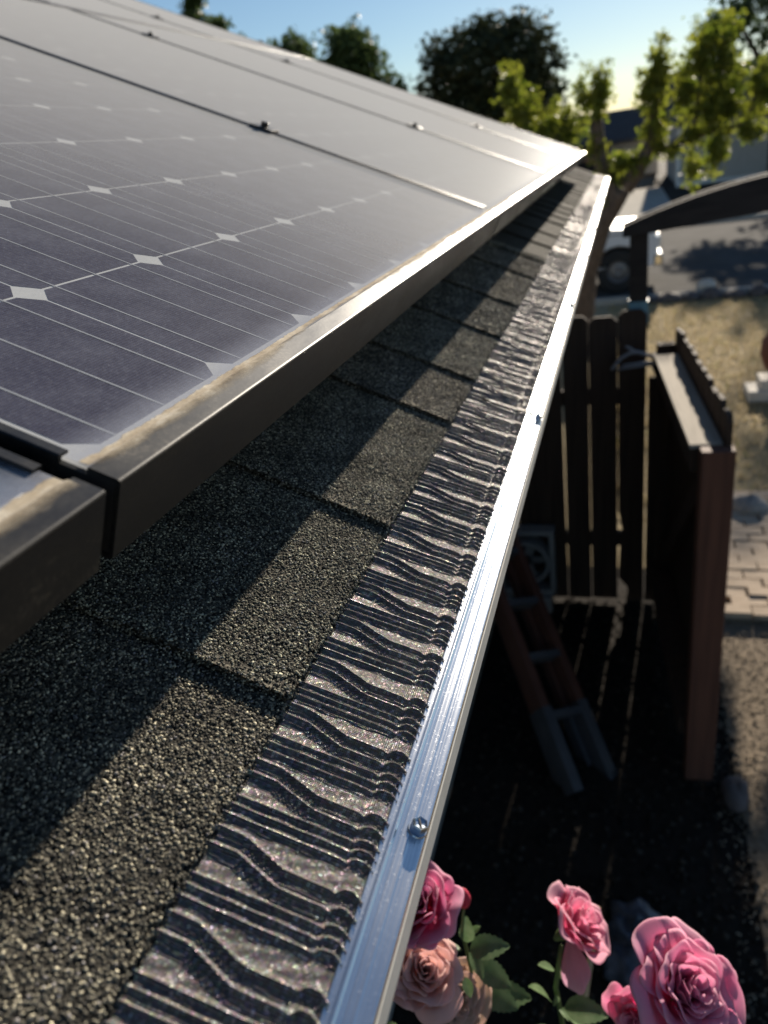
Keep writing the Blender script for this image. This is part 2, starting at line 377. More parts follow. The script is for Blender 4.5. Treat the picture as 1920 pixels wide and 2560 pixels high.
L(t, mathn('ADD', mathn('FLOOR', us), 37.0), cm2.inputs[0]); L(t, mathn('ADD', mathn('FLOOR', ut), 91.0), cm2.inputs[1]); L(t, cm2.outputs[0], wn2.inputs['Vector'])
tint = N(t, 'MixRGB'); tint.inputs[0].default_value = 0.22; L(t, wn2.outputs['Color'], tint.inputs[2]); tint.inputs[1].default_value = (0.54, 0.50, 0.49, 1)
mulc = N(t, 'MixRGB', blend_type='MULTIPLY'); mulc.inputs[0].default_value = 1.0; L(t, tint.outputs[0], mulc.inputs[1])
L(t, ramp(t, wn.outputs['Value'], [(0.0, (0.12, 0.12, 0.12)), (0.70, (0.26, 0.26, 0.26)), (0.88, (0.50, 0.50, 0.50)), (1.0, (1.1, 1.1, 1.1))]), mulc.inputs[2])  # wire glints painted in: a few cells get a much brighter colour
L(t, mulc.outputs[0], b.inputs['Base Color'])
L(t, ramp(t, wn.outputs['Value'], [(0.0, (0.42, 0.42, 0.42)), (1.0, (0.30, 0.30, 0.30))]), b.inputs['Roughness'])
wh = mathn('ADD', mathn('MULTIPLY', cs, cs), mathn('MULTIPLY', ctn, ctn))
hh = mathn('ADD', wh, mathn('MULTIPLY', wn.outputs['Value'], 0.08))
L(t, bump(t, hh, 0.8, 0.0005), b.inputs['Normal'])
dfm = N(t, 'BsdfDiffuse'); dmul = N(t, 'MixRGB', blend_type='MULTIPLY'); dmul.inputs[0].default_value = 1.0; L(t, tint.outputs[0], dmul.inputs[1]); L(t, ramp(t, wn.outputs['Value'], [(0.0, (0.26, 0.26, 0.26)), (0.80, (0.40, 0.40, 0.40)), (0.94, (0.7, 0.7, 0.7)), (1.0, (1.3, 1.3, 1.3))]), dmul.inputs[2]); L(t, dmul.outputs[0], dfm.inputs[0])  # the same glints painted into the diffuse colour
msd = N(t, 'MixShader'); msd.inputs[0].default_value = 0.32; L(t, dfm.outputs[0], msd.inputs[1]); L(t, b.outputs[0], msd.inputs[2])
trn = N(t, 'BsdfTransparent'); ms = N(t, 'MixShader')
L(t, mathn('MULTIPLY', hole, 0.9), ms.inputs[0]); L(t, msd.outputs[0], ms.inputs[1]); L(t, trn.outputs[0], ms.inputs[2])
L(t, ms.outputs[0], out.inputs[0]); M['mesh'] = mt

def groundmat(name, stops, s1, s2, bmp, bd):
    mt, t, out = newmat(name)
    b = N(t, 'BsdfPrincipled'); b.inputs['Roughness'].default_value = 0.95; b.inputs['Specular IOR Level'].default_value = 0.15
    n1 = noise(t, s1, 5, 0.6); n2 = noise(t, s2, 4, 0.65)
    mx = N(t, 'MixRGB'); mx.inputs[0].default_value = 0.5; L(t, n1, mx.inputs[1]); L(t, n2, mx.inputs[2])
    L(t, ramp(t, mx.outputs[0], stops), b.inputs['Base Color'])
    L(t, bump(t, n2, bmp, bd), b.inputs['Normal']); L(t, b.outputs[0], out.inputs[0]); return mt
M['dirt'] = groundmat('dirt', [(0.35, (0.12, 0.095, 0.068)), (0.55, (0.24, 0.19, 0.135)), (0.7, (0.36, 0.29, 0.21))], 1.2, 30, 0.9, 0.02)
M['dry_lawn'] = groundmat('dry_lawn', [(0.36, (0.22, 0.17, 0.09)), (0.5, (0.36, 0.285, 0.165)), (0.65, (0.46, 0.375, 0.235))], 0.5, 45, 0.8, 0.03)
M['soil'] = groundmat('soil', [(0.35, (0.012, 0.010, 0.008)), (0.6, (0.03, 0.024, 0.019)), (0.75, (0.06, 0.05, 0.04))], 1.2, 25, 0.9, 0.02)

# ================================================================== SETTING
def sheet(name, x0, x1, y0, y1, z, mat, n=1):
    o = part(name, ([(x0, y0, z), (x1, y0, z), (x1, y1, z), (x0, y1, z)], [(0, 1, 2, 3)]), mat)
    return tag(o, kind='structure')
sheet('ground', -250, 250, -60, 420, -0.02, M['dirt'])
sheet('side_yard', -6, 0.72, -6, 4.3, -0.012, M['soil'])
sheet('gravel_path', 0.70, 6, -6, 3.55, -0.008, M['dirt'])
sheet('front_lawn', -30, 34, 4.3, 12.95, -0.008, M['dry_lawn'])
sheet('road', -150, 150, 13.25, 22.6, -0.004, M['asphalt'])
sheet('far_sidewalk', -150, 150, 22.9, 24.4, 0.10, M['concrete'])
sheet('driveway', -3.2, 1.75, 24.4, 36.4, 0.10, M['concrete'])
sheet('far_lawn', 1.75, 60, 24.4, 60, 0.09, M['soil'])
for y0, y1, nm in ((12.95, 13.1, 'kerb'), (22.7, 22.9, 'kerb')):
    tag(part(nm, box(-150, 150, y0, y1, -0.1, 0.10), M['concrete'], bevel=0.02), kind='structure')

# ------------------------------------------------------------------ the house whose roof we look along
house = thing('house', 'house with charcoal shingle roof and white eave gutter in the foreground', 'house', (0, 0, 0))
S0, S1 = -1.6, 5.25
def ext_pt(prof, a0, a1, n=1): return extrude(prof, a0, a1, lambda a, p, q: P(a, p, q), True, n)
part('roof_deck', ext_pt([(-0.085, -0.143), (-0.085, -0.165), (4.6, -0.165), (4.6, -0.143)], S0, S1), M['deck'], house)
part('fascia', box(-0.004, 0.018, S0, S1-0.02, 2.22, 2.385), M['fascia'], house)
part('soffit', box(-0.55, -0.002, S0, S1-0.03, 2.235, 2.25), M['fascia'], house)
part('wall', box(-4.4, -0.552, S0, S1-0.45, -0.02, 2.24), M['stucco'], house)
part('starter_course', ext_pt([(-0.1075, -0.1430), (-0.1075, -0.1400), (0.2, -0.1400), (0.2, -0.1430)], S0, S1), M['shingle'], house)
breaks = [-0.92, -0.70, -0.46, -0.19, 0.042, 0.246, 0.485, 0.634, 0.852, 1.069, 1.342, 1.55]
while breaks[-1] < S1-0.3: breaks.append(breaks[-1] + random.choice((0.16, 0.21, 0.24, 0.27)))
breaks.append(S1)
T0 = -0.1050
def slab_h(s, a, b):     # top of a shingle between a (near end, proud) and b
    k = (s-a)/(b-a)
    return SURF + 0.0018 - 0.0050*k
shingles = []
for i in range(len(breaks)-1):
    a, b = breaks[i], breaks[i+1]
    ns = max(6, int((b-a)/0.012)); ntt = 12
    ss = np.linspace(a, b, ns); tt = np.concatenate([[T0], np.linspace(T0+0.004, 0.30, ntt-1)])
    G = np.zeros((ns, ntt, 3)); G[..., 0] = ss[:, None]; G[..., 1] = tt[None, :]
    wob = rng.normal(0, 0.0005, ns); G[:, 0, 1] += wob; G[:, 1, 1] += wob*0.5
    G[0, :, 0] += rng.normal(0, 0.0006, ntt)
    G[..., 2] = slab_h(G[..., 0], a, b) + rng.normal(0, 0.00015, (ns, ntt))
    G[:, 0, 2] -= 0.0007
    top = PN(G).reshape(-1, 3); f = gridmesh(ns, ntt)
    rim = [j*ntt for j in range(ns)]; end = list(range(ntt))
    low = G.copy(); low[..., 2] = SURF-0.0047
    lowv = PN(low).reshape(-1, 3)
    nv = len(top); ex = []
    for j in range(ns-1): ex.append((rim[j+1], rim[j], rim[j]+nv, rim[j+1]+nv))
    for j in range(ntt-1): ex.append((end[j], end[j+1], end[j+1]+nv, end[j]+nv))
    V = np.concatenate([top, lowv]); F = np.concatenate([f[:, ::-1], np.array(ex)])
    o = part('shingle', (V, F), M['shingle'], house); shingles.append((o, a, b))
# mineral granules: real grains on the near shingles
OCT_V = np.array([(1, 0, 0), (-1, 0, 0), (0, 1, 0), (0, -1, 0), (0, 0, 1), (0, 0, -1)], float)
OCT_F = np.array([(0, 2, 4), (2, 1, 4), (1, 3, 4), (3, 0, 4), (2, 0, 5), (1, 2, 5), (3, 1, 5), (0, 3, 5)])
PAL = np.array([(0.028, 0.027, 0.026), (0.05, 0.048, 0.043), (0.085, 0.08, 0.068), (0.13, 0.122, 0.10), (0.185, 0.172, 0.14), (0.27, 0.25, 0.20), (0.11, 0.105, 0.11)])
PW = np.array([.20, .22, .20, .16, .11, .05, .06])
def grains(cen, rad, flat=0.7, pal=PAL, pw=PW, gain=1.0):
    n = len(cen)
    j = OCT_V[None]*rad[:, None, None]*rng.uniform(0.65, 1.25, (n, 6, 1)) + rng.normal(0, 0.12, (n, 6, 3))*rad[:, None, None]
    ang = rng.uniform(0, 6.283, n); ca, sa = np.cos(ang), np.sin(ang); til = rng.normal(0, 0.5, n); cb, sb = np.cos(til), np.sin(til)
    j[..., 2] *= flat
    y, z = j[..., 1].copy(), j[..., 2].copy()
    j[..., 1] = y*cb[:, None] - z*sb[:, None]; j[..., 2] = y*sb[:, None] + z*cb[:, None]
    x, y = j[..., 0].copy(), j[..., 1].copy()
    j[..., 0] = x*ca[:, None] - y*sa[:, None]; j[..., 1] = x*sa[:, None] + y*ca[:, None]
    V = (j + cen[:, None, :]).reshape(-1, 3)
    F = (OCT_F[None] + 6*np.arange(n)[:, None, None]).reshape(-1, 3)
    col = pal[rng.choice(len(pal), n, p=pw/pw.sum())]*rng.uniform(0.8, 1.2, (n, 1))*gain
    return V, F, np.repeat(col, 6, 0)
for o, a, b in shingles:
    lo, hi = max(a, -0.20), min(b, 1.6)
    if hi - lo < 0.01: continue
    mid = (lo+hi)/2
    r = 0.00084 if mid < 0.45 else (0.00100 if mid < 0.8 else 0.0015)
    tmax = 0.10 if mid < 0.2 else 0.05
    cnt = int((hi-lo)*(tmax-T0)/(3.4*r*r))
    c = np.stack([rng.uniform(lo, hi, cnt), rng.uniform(T0-0.0003, tmax, cnt), np.zeros(cnt)], 1)
    c[:, 2] = slab_h(c[:, 0], a, b) + r*0.25
    ne = int((hi-lo)*0.004/(2.6*r*r)); e1 = np.stack([rng.uniform(lo, hi, ne), T0+rng.normal(0, 0.0005, ne), np.zeros(ne)], 1)
    e1[:, 2] = slab_h(e1[:, 0], a, b) - rng.uniform(0, 0.0035, ne)
    nn = int((tmax-T0)*0.004/(2.6*r*r)) if lo == a else 0
    e2 = np.stack([a+rng.normal(0, 0.0005, nn), rng.uniform(T0, tmax, nn), np.zeros(nn)], 1)
    e2[:, 2] = slab_h(e2[:, 0], a, b) - rng.uniform(0, 0.004, nn)
    c = np.concatenate([c, e1, e2])
    rad = r*rng.uniform(0.6, 1.45, len(c))
    V, F, cc = grains(c, rad, gain=2.25*random.uniform(0.85, 1.15))
    st_ = np.repeat(1 + 0.14*np.sin(c[:, 0]*61+c[:, 1]*40) + 0.12*np.sin(c[:, 1]*113-c[:, 0]*29+1) + 0.10*np.sin(c[:, 0]*170+c[:, 1]*150), 6)[:, None]
    cc = cc*st_*np.array((random.uniform(0.96, 1.05), 1.0, random.uniform(0.93, 1.03)))
    g = part('granules', (PN(V), F), M['granule'], o, cols=cc); tag(g, kind='stuff')

# ------------------------------------------------------------------ gutter
XG, ZG = P(0, -0.1990, -0.1388).x, P(0, -0.1990, -0.1388).z
gut = thing('gutter', 'white painted metal gutter running along the eave', 'gutter', (XG, S0, ZG))
prof = [(0, 0), (0, -0.012), (-0.006, -0.020), (-0.016, -0.030), (-0.024, -0.040), (-0.028, -0.055), (-0.034, -0.075), (-0.046, -0.092), (-0.050, -0.115), (-0.1, -0.117), (-0.108, -0.112),
        (-0.108, -0.02), (-0.106, -0.02), (-0.106, -0.110), (-0.1, -0.115), (-0.052, -0.113), (-0.048, -0.093), (-0.036, -0.076), (-0.030, -0.055), (-0.026, -0.041), (-0.017, -0.032), (-0.008, -0.022), (-0.002, -0.014), (-0.002, -0.003), (-0.012, -0.003), (-0.012, 0)]
part('trough', extrude(prof, 0, S1+0.02-S0, lambda a, p, q: (p, a, q), True), M['gutter_white'], gut)
part('shade_liner', extrude([(-0.1055, -0.1095), (-0.1055, -0.03), (-0.1045, -0.03), (-0.1045, -0.085), (-0.052, -0.080), (-0.0365, -0.074), (-0.0305, -0.054), (-0.0265, -0.040), (-0.0175, -0.0310), (-0.0095, -0.0225), (-0.0035, -0.014), (-0.0035, -0.006), (-0.0045, -0.006), (-0.0045, -0.015), (-0.0105, -0.024), (-0.019, -0.033), (-0.028, -0.041), (-0.032, -0.056), (-0.038, -0.0775), (-0.052, -0.088), (-0.1, -0.1105)][::-1], 0.001, S1+0.018-S0, lambda a, p, q: (p, a, q), True), M['deck'], gut)  # dark lining added to stand in for the shade inside the trough
part('end_cap', extrude([(0, 0), (0, -0.012), (-0.024, -0.040), (-0.034, -0.075), (-0.050, -0.115), (-0.108, -0.117), (-0.108, -0.02)], S1+0.0205-S0, S1+0.0225-S0, lambda a, p, q: (p, a, q), True), M['gutter_white'], gut)

# ------------------------------------------------------------------ gutter guard lengths: corrugated micro mesh + aluminium lip + screws
PER = 0.0425; PH = -0.0525 + 0.0035
def smooth(x): x = np.clip(x, 0, 1); return x*x*(3-2*x)
def guard_h(s, t):
    k = np.clip((-0.1195 - t)/0.023, 0, 1); k = 0.95*k + 0.05*smooth(k)
    sh = -0.0078*k
    cr0 = smooth((-0.1645 - t)/0.004)
    ph = (s - PH) - 0.0022*cr0*(1-((t+0.1715)/0.006)**2) + 0.0006*np.sin(s*37.0) + 0.0003*np.sin(s*101.0+1)
    def ridge(off, w, amp):
        d = (ph - off + PER/2) % PER - PER/2
        return amp*np.exp(-(d/w)**2)
    h = np.zeros_like(s)
    for off in (0.0164, 0.0218, 0.0272):
        h += ridge(off + 0.0, 0.00118, 0.00175)
    for off in (0.0, 0.0085):
        h += ridge(off + sh, 0.00150, 0.00235)
    # crease along the lip: the ribs are pinched and step down, then climb into the lip
    cr = smooth((-0.1645 - t)/0.004)
    edge = np.exp(-((t+0.1665)/0.0022)**2)
    h = h*(1-0.45*edge)*(1+0.15*cr) - 0.0010*edge + 0.0007*cr
    return h + 0.00012*np.sin(s*900+t*300)
TM0, TM1 = -0.098, -0.1788
def mesh_plane(t):           # mesh runs from under the shingle edge to the lip, a little flatter than the roof
    k = (t-TM0)/(TM1-TM0)
    return SURF - 0.0062 + 0.0052*k
def lip_profile():
    pts = []
    for j in range(45):
        k = j/44; tt = -0.1767 - 0.0211*k
        h = 0.0
        h += 0.0007*math.exp(-((k-0.24)/0.05)**2)           # drawn rib near the mesh
        h += 0.00003*math.sin(k*44)
        h -= 0.00025*math.exp(-((k-0.40)/0.012)**2) + 0.00025*math.exp(-((k-0.74)/0.012)**2) - 0.00018*math.exp(-((k-0.60)/0.03)**2)
        h -= 0.0016*max(0, (k-0.94)/0.06)**2 + 0.0012*max(0, (0.04-k)/0.04)**2
        pts.append((tt, SURF+0.0008+h))
    pts += [(-0.1982, SURF-0.0024), (-0.1972, SURF-0.0024), (-0.1767, SURF-0.0022)]
    return pts
def screw_parts(gd, s, t, loc0):
    base = Vector((s, t, SURF+0.0008)) - loc0
    sc = part('screw', lathe([(0, 0.0013), (0.0046, 0.0013), (0.0049, 0.0006), (0.0049, 0.0), (0.0, 0.0)], 20), M['zinc'], gd, loc=base, smooth=False)
    hx = []
    R6 = 0.0041
    V = []; F = []
    for zz, rr in ((0.001, R6), (0.0054, R6), (0.0062, R6*0.88), (0.0056, R6*0.64), (0.0052, 0.0)):
        V += [(rr*math.cos(math.pi/3*q+0.3), rr*math.sin(math.pi/3*q+0.3), zz) for q in range(6)]
    for lv in range(4):
        for q in range(6): F.append((lv*6+q, lv*6+(q+1) % 6, lv*6+6+(q+1) % 6, lv*6+6+q))
    part('hex_head', (V, F), M['zinc'], sc)
    part('slot', box(-0.0030, 0.0030, -0.0004, 0.0004, 0.0046, 0.0059), M['dark_plastic'], sc, rot=(0, 0, 0.5))
joints = [-1.6, -0.642, 0.592, 1.812, 3.032, 4.252, S1+0.01]
glabels = ['nearest length of corrugated micro mesh gutter guard, mostly out of view', 'gutter guard length in the foreground with sharp wavy mesh ribs and one screw', 'gutter guard length just past the first lip joint, lip glaring in the sun',
           'gutter guard length third along the eave, softly blurred', 'gutter guard length fourth along the eave, below the far panels', 'last short gutter guard length at the far gutter end']
scr = {0: [], 1: [-0.002, 0.585], 2: [1.21], 3: [1.84, 2.43], 4: [3.06, 3.65], 5: [4.28, 4.85]}
for gi in range(len(joints)-1):
    a, b = joints[gi]+0.0022, joints[gi+1]-0.0022
    if gi == 0: continue
    org = Vector((a, -0.14, SURF))
    jog = (0, 0, (0.0006, 0.0009), (-0.0005, 0.0), (0.0004, 0.0006), (0, 0))[gi] or (0, 0)
    gd = thing('gutter_guard', glabels[gi], 'gutter guard', mat=PM(org.x, org.y+jog[0], org.z+jog[1]), group='gutter guards along the eave')
    aa = max(a, -0.45)
    step = 0.00055 if gi == 1 else (0.0009 if gi == 2 else 0.0011)
    ntt = 46 if gi == 1 else (24 if gi == 2 else 14)
    ns = int((b-aa)/step); ss = np.linspace(aa, b, ns); tt = np.linspace(TM0, TM1, ntt)
    Sg, Tg = np.meshgrid(ss, tt, indexing='ij')
    G = np.stack([Sg-org.x, Tg-org.y, mesh_plane(Tg)+guard_h(Sg, Tg)-org.z], -1).reshape(-1, 3)
    part('mesh', (G, gridmesh(ns, ntt)[:, ::-1]), M['mesh'], gd, smooth=True)
    lp = [(p-org.y, q-org.z) for p, q in lip_profile()]
    part('lip', extrude(lp, aa-org.x, b-org.x, ID, True, 1), M['lip'], gd)
    for q in scr[gi]: screw_parts(gd, q, -0.1922, org)
# ------------------------------------------------------------------ solar panels
PITCH = 0.1275; NC, NR = 8, 12; PW_, PL_ = 1.0625, NR*PITCH+0.053
cellme = None
def build_cell_mesh():
    q = 0.0627; k = 0.0110; z = 0.0
    v = [(-q+k, -q, z), (q-k, -q, z), (q, -q+k, z), (q, q-k, z), (q-k, q, z), (-q+k, q, z), (-q, q-k, z), (-q, -q+k, z)]
    v += [(x, y, -0.00015) for x, y, _ in v]
    f = [tuple(range(8))] + [(i, i+8, (i+1) % 8+8, (i+1) % 8) for i in range(8)]
    return make_mesh('cell', v, f, M['cell'])
cellme = build_cell_mesh()
TEND = NR*PITCH
busme = make_mesh('busbar', *box(-0.00065, 0.00065, 0.001, TEND-0.001, 0, 0.00012), M['busbar'])
def round_profile(t_in, t_out, htop, hbot, r=0.0016, wall=0.002):
    pts = [(t_in, htop-0.0018), (t_in, htop-0.0004), (t_in-0.0006, htop)]
    for j in range(6):
        an = math.pi/2*j/5
        pts.append((t_out + r - r*math.sin(an), htop - r + r*math.cos(an)))
    pts += [(t_out, hbot+0.0008), (t_out+0.0008, hbot), (t_out+0.024, hbot), (t_out+0.024, hbot+wall), (t_out+wall, hbot+wall), (t_out+wall, htop-0.0018)]
    return pts
HT = 0.0016
me_cache = {}
def panel_meshes():
    c = me_cache
    c['backsheet'] = make_mesh('backsheet', *box(-0.0140, NC*PITCH+0.0140, -0.0240, TEND+0.0140, -0.0062, -0.0052), M['backsheet'])
    c['glass'] = make_mesh('glass', [(-0.0140, -0.0138, 0), (NC*PITCH+0.0140, -0.0138, 0), (NC*PITCH+0.0140, TEND+0.0140, 0), (-0.0140, TEND+0.0140, 0)], [(0, 1, 2, 3)], M['glass'])
    c['lower_frame'] = make_mesh('lower_frame', *extrude(round_profile(-0.0118, -0.0268, HT, -0.0385), -0.0165, NC*PITCH+0.0165, ID, True), M['frame'])
    up = [(TEND - (p) , q) for p, q in round_profile(-0.0118, -0.0268, HT, -0.0385)]
    c['upper_frame'] = make_mesh('upper_frame', *extrude(up[::-1], -0.0165, NC*PITCH+0.0165, ID, True), M['frame'])
    side = [(-0.0105, HT-0.0016), (-0.0105, HT-0.0003), (-0.0110, HT), (-0.0158, HT), (-0.0165, HT-0.0006), (-0.0165, -0.0385), (-0.0145, -0.0385), (-0.0145, HT-0.0016)]
    c['side_frame'] = make_mesh('side_frame', *extrude([(p, q) for p, q in side], 0.0012, TEND-0.001, lambda a, p, q: (p, a, q), True), M['frame'])
    c['side_frame_r'] = make_mesh('side_frame', *extrude([(NC*PITCH-p, q) for p, q in side][::-1], 0.0012, TEND-0.001, lambda a, p, q: (p, a, q), True), M['frame'])
    # notched corner: the side wall carries on below the cut-back lip
    def notch(x0, x1):
        return join(box(x0, x1, -0.0245, 0.0016, -0.036, -0.0022), box(x0, x1, -0.0248, -0.0115, -0.0022, 0.0006))
    c['corner_key'] = make_mesh('corner_key', *notch(-0.0162, -0.0135), M['frame_cut'])
    c['corner_key_r'] = make_mesh('corner_key', *notch(NC*PITCH+0.0135, NC*PITCH+0.0162), M['frame_cut'])
    # wind-blown dust caught against the lower frame
    ns = 520; ss = np.linspace(-0.0135, NC*PITCH+0.0135, ns)
    wob = np.cumsum(rng.normal(0, 0.00035, ns)); wob -= np.linspace(wob[0], wob[-1], ns); wob = np.clip(wob, -0.0016, 0.0022)
    inner = -0.0052 + wob*0.8 + rng.normal(0, 0.0003, ns)
    outer = -0.0158 + np.clip(np.cumsum(rng.normal(0, 0.0005, ns)), -0.003, 0.003)
    nk = 12; G = np.zeros((ns, nk, 3)); G[..., 0] = ss[:, None]; A = np.zeros((ns, nk, 3))
    for j in range(nk):
        k = j/(nk-1); G[:, j, 1] = inner*(1-k) + outer*k
        onf = smooth((-0.0100-G[:, j, 1])/0.0022)
        G[:, j, 2] = 0.00012 + (HT-0.00006)*onf + 0.00035*math.sin(math.pi*k)*rng.uniform(0.7, 1.2, ns)
        A[:, j, :] = np.clip(np.where(k < 0.12, k/0.12, 1.0) * (1.25-1.30*k), 0, 1)
    c['dust_line'] = make_mesh('dust_line', G.reshape(-1, 3), gridmesh(ns, nk)[:, ::-1], M['dust'], True, A.reshape(-1, 3))
    # all cells of a far panel as one sheet
    V, F = [], []
    base = [tuple(v.co) for v in cellme.vertices][:8]
    for i in range(NC):
        for j in range(NR):
            o = len(V); V += [((i+.5)*PITCH+x, (j+.5)*PITCH+y, -0.0048) for x, y, z in base]; F.append(tuple(range(o, o+8)))
    c['cell_sheet'] = make_mesh('cells', V, F, M['cell'])
    V, F = [], []
    for i in range(NC):
        for q in (-1, 0, 1):
            x = (i+.5)*PITCH + q*0.0415
            o = len(V); V += [(x-0.00065, 0, -0.0045), (x+0.00065, 0, -0.0045), (x+0.00065, TEND, -0.0045), (x-0.00065, TEND, -0.0045)]; F.append((o, o+1, o+2, o+3))
    c['busbar_sheet'] = make_mesh('busbars', V, F, M['busbar'])
panel_meshes()
def panel(s, t, label, detail, up=False):
    pn = thing('solar_panel', label, 'solar panel', mat=PM(s, t, 0), group='solar panels on the roof')
    c = me_cache
    link('backsheet', c['backsheet'], pn)
    if detail:
        for i in range(NC):
            for j in range(NR):
                link('cell', cellme, pn, loc=((i+.5)*PITCH, (j+.5)*PITCH, -0.0050))
        for i in range(NC):
            for q in (-1, 0, 1): link('busbar', busme, pn, loc=((i+.5)*PITCH + q*0.0415, 0, -0.0049))
    else:
        tag(link('cells', c['cell_sheet'], pn), kind='stuff'); tag(link('busbars', c['busbar_sheet'], pn), kind='stuff')
    link('glass', c['glass'], pn)
    for k in ('lower_frame', 'upper_frame'): link(k, c[k], pn)
    link('side_frame', c['side_frame'], pn); link('side_frame', c['side_frame_r'], pn)
    link('corner_key', c['corner_key'], pn); link('corner_key', c['corner_key_r'], pn)
    if t < 1: tag(link('dust_line', c['dust_line'], pn), kind='stuff')
    return pn
panel(-PW_, 0, 'solar panel at the lower left corner, only its dusty frame corner showing', True)
panel(0, 0, 'nearest full solar panel with sharp white cell grid and dusty lower frame', True)
panel(PW_, 0, 'second solar panel of the lower row, beyond the first clamp seam', True)
panel(2*PW_, 0, 'third solar panel of the lower row, hazy and blurred', False)
panel(3*PW_, 0, 'last solar panel of the lower row at the far roof end', False)
UPT = TEND+0.0268*2+0.0115
panel(PW_-0.02, UPT, 'upper row solar panel nearest the camera, at the top left edge', False)
panel(2*PW_-0.02, UPT, 'upper row solar panel in the middle of its row', False)
panel(3*PW_-0.02, UPT, 'upper row solar panel at the far roof end against the sky', False)

# clamps in the seams, rails under the panels
def clamp(s, t, label):
    cl = thing('panel_clamp', label, 'clamp', mat=PM(s, t, HT), group='clamps between solar panels')
    part('cap', join(box(-0.017, 0.017, -0.02, 0.02, 0.0, 0.0035)), M['clamp'], cl, bevel=0.001)
    part('bolt', lathe([(0, 0.0115), (0.0052, 0.0115), (0.0062, 0.0105), (0.0062, 0.0035), (0, 0.0035)], 12), M['clamp'], cl)
    part('stem', box(-0.0045, 0.0045, -0.018, 0.018, -0.042, 0.0), M['clamp'], cl)
E0 = -0.0215
for (s, t, lb) in ((E0+PW_, 0.395, 'black clamp in the nearest panel seam, sharp dark bolt'), (E0+2*PW_, 0.40, 'black clamp low in the second panel seam'), (E0+3*PW_, 0.40, 'black clamp low in the third panel seam'),
                   (E0+4*PW_+0.004, 0.40, 'black end clamp on the far panel edge'), (E0+2*PW_, 1.26, 'black clamp high in the second panel seam near the top'),
                   (E0+3*PW_, 1.26, 'black clamp high in the third panel seam'), (E0+3*PW_-0.02, UPT+0.27, 'black clamp in the upper row seam at the top'), (E0+4*PW_-0.014, UPT+0.27, 'black end clamp of the upper row against the sky')):
    clamp(s, t, lb)
for k, (t, lb) in enumerate(((0.40, 'aluminium mounting rail under the lower panel row, lower one'), (1.26, 'aluminium mounting rail under the lower panel row, upper one'), (UPT+0.27, 'aluminium mounting rail under the upper panel row'))):
    rl = thing('mounting_rail', lb, 'rail', mat=PM(0, t, -0.0388), group='mounting rails')
    part('channel', extrude([(-0.019, 0), (-0.019, -0.055), (0.019, -0.055), (0.019, 0)], -1.3, 4.30, ID, True), M['rail'], rl)
    for q in (-0.9, 0.3, 1.5, 2.7, 3.9):
        part('foot', box(q-0.02, q+0.02, -0.03, 0.03, -0.1045, -0.0552), M['rail'], rl)

# ------------------------------------------------------------------ roses
def petal_mesh(r0, r1, hgt, width, curl, phase, deep, pale, ruffle, seed):
    rs = np.random.default_rng(seed)
    nu, nv = 10, 11
    b = np.linspace(0, 1, nu)[:, None]; a = np.linspace(-1, 1, nv)[None, :]
    bb = b*(1 - 0.24*np.abs(a)**3 + 0.025*np.sin(a*5+phase))
    wb = 0.30 + 0.70*np.sin(np.clip(bb*1.12, 0, 1)*math.pi/2)**1.1
    cup = np.sin(np.clip(bb, 0, 1)*math.pi/2)**0.85
    r = r0 + (r1-r0)*cup
    z = hgt*bb**1.35
    tip = np.clip((bb-0.70)/0.30, 0, 1)**1.5
    r = r + curl*0.0115*tip + 0.0016*np.abs(a)**2*curl*tip*2
    z = z - curl*0.0075*tip**1.3
    ph = a*width*wb
    rr = r + ruffle*0.0034*np.sin(a*(5+2*np.sin(phase))+phase*3)*bb**2 + ruffle*0.0012*np.sin(bb*9+a*11+phase)*bb
    x = rr*np.cos(ph); y = rr*np.sin(ph)
    zz = z + ruffle*0.0040*np.sin(a*(6+2*np.cos(phase))+phase*2)*bb**2.5 + ruffle*0.0010*np.sin(a*17+phase)*bb**6
    V = np.stack([x, y, zz], -1).reshape(-1, 3)
    k = np.clip(bb**1.1, 0, 1)[..., None]*np.ones((nu, nv, 1))
    vein = 1 + 0.06*np.sin(a*26+phase)[..., None]
    rim = np.clip((bb-0.86)/0.14, 0, 1)[..., None]
    col = (np.array(deep)*(1-k) + np.array(pale)*k)*vein
    col = col*(1-0.35*rim) + np.array((0.92, 0.68, 0.72))*0.35*rim
    return V, gridmesh(nu, nv), col.reshape(-1, 3)
def basis_from_axis(ax):
    ax = Vector(ax).normalized(); q = ax.to_track_quat('Z', 'Y'); return q.to_matrix().to_4x4()
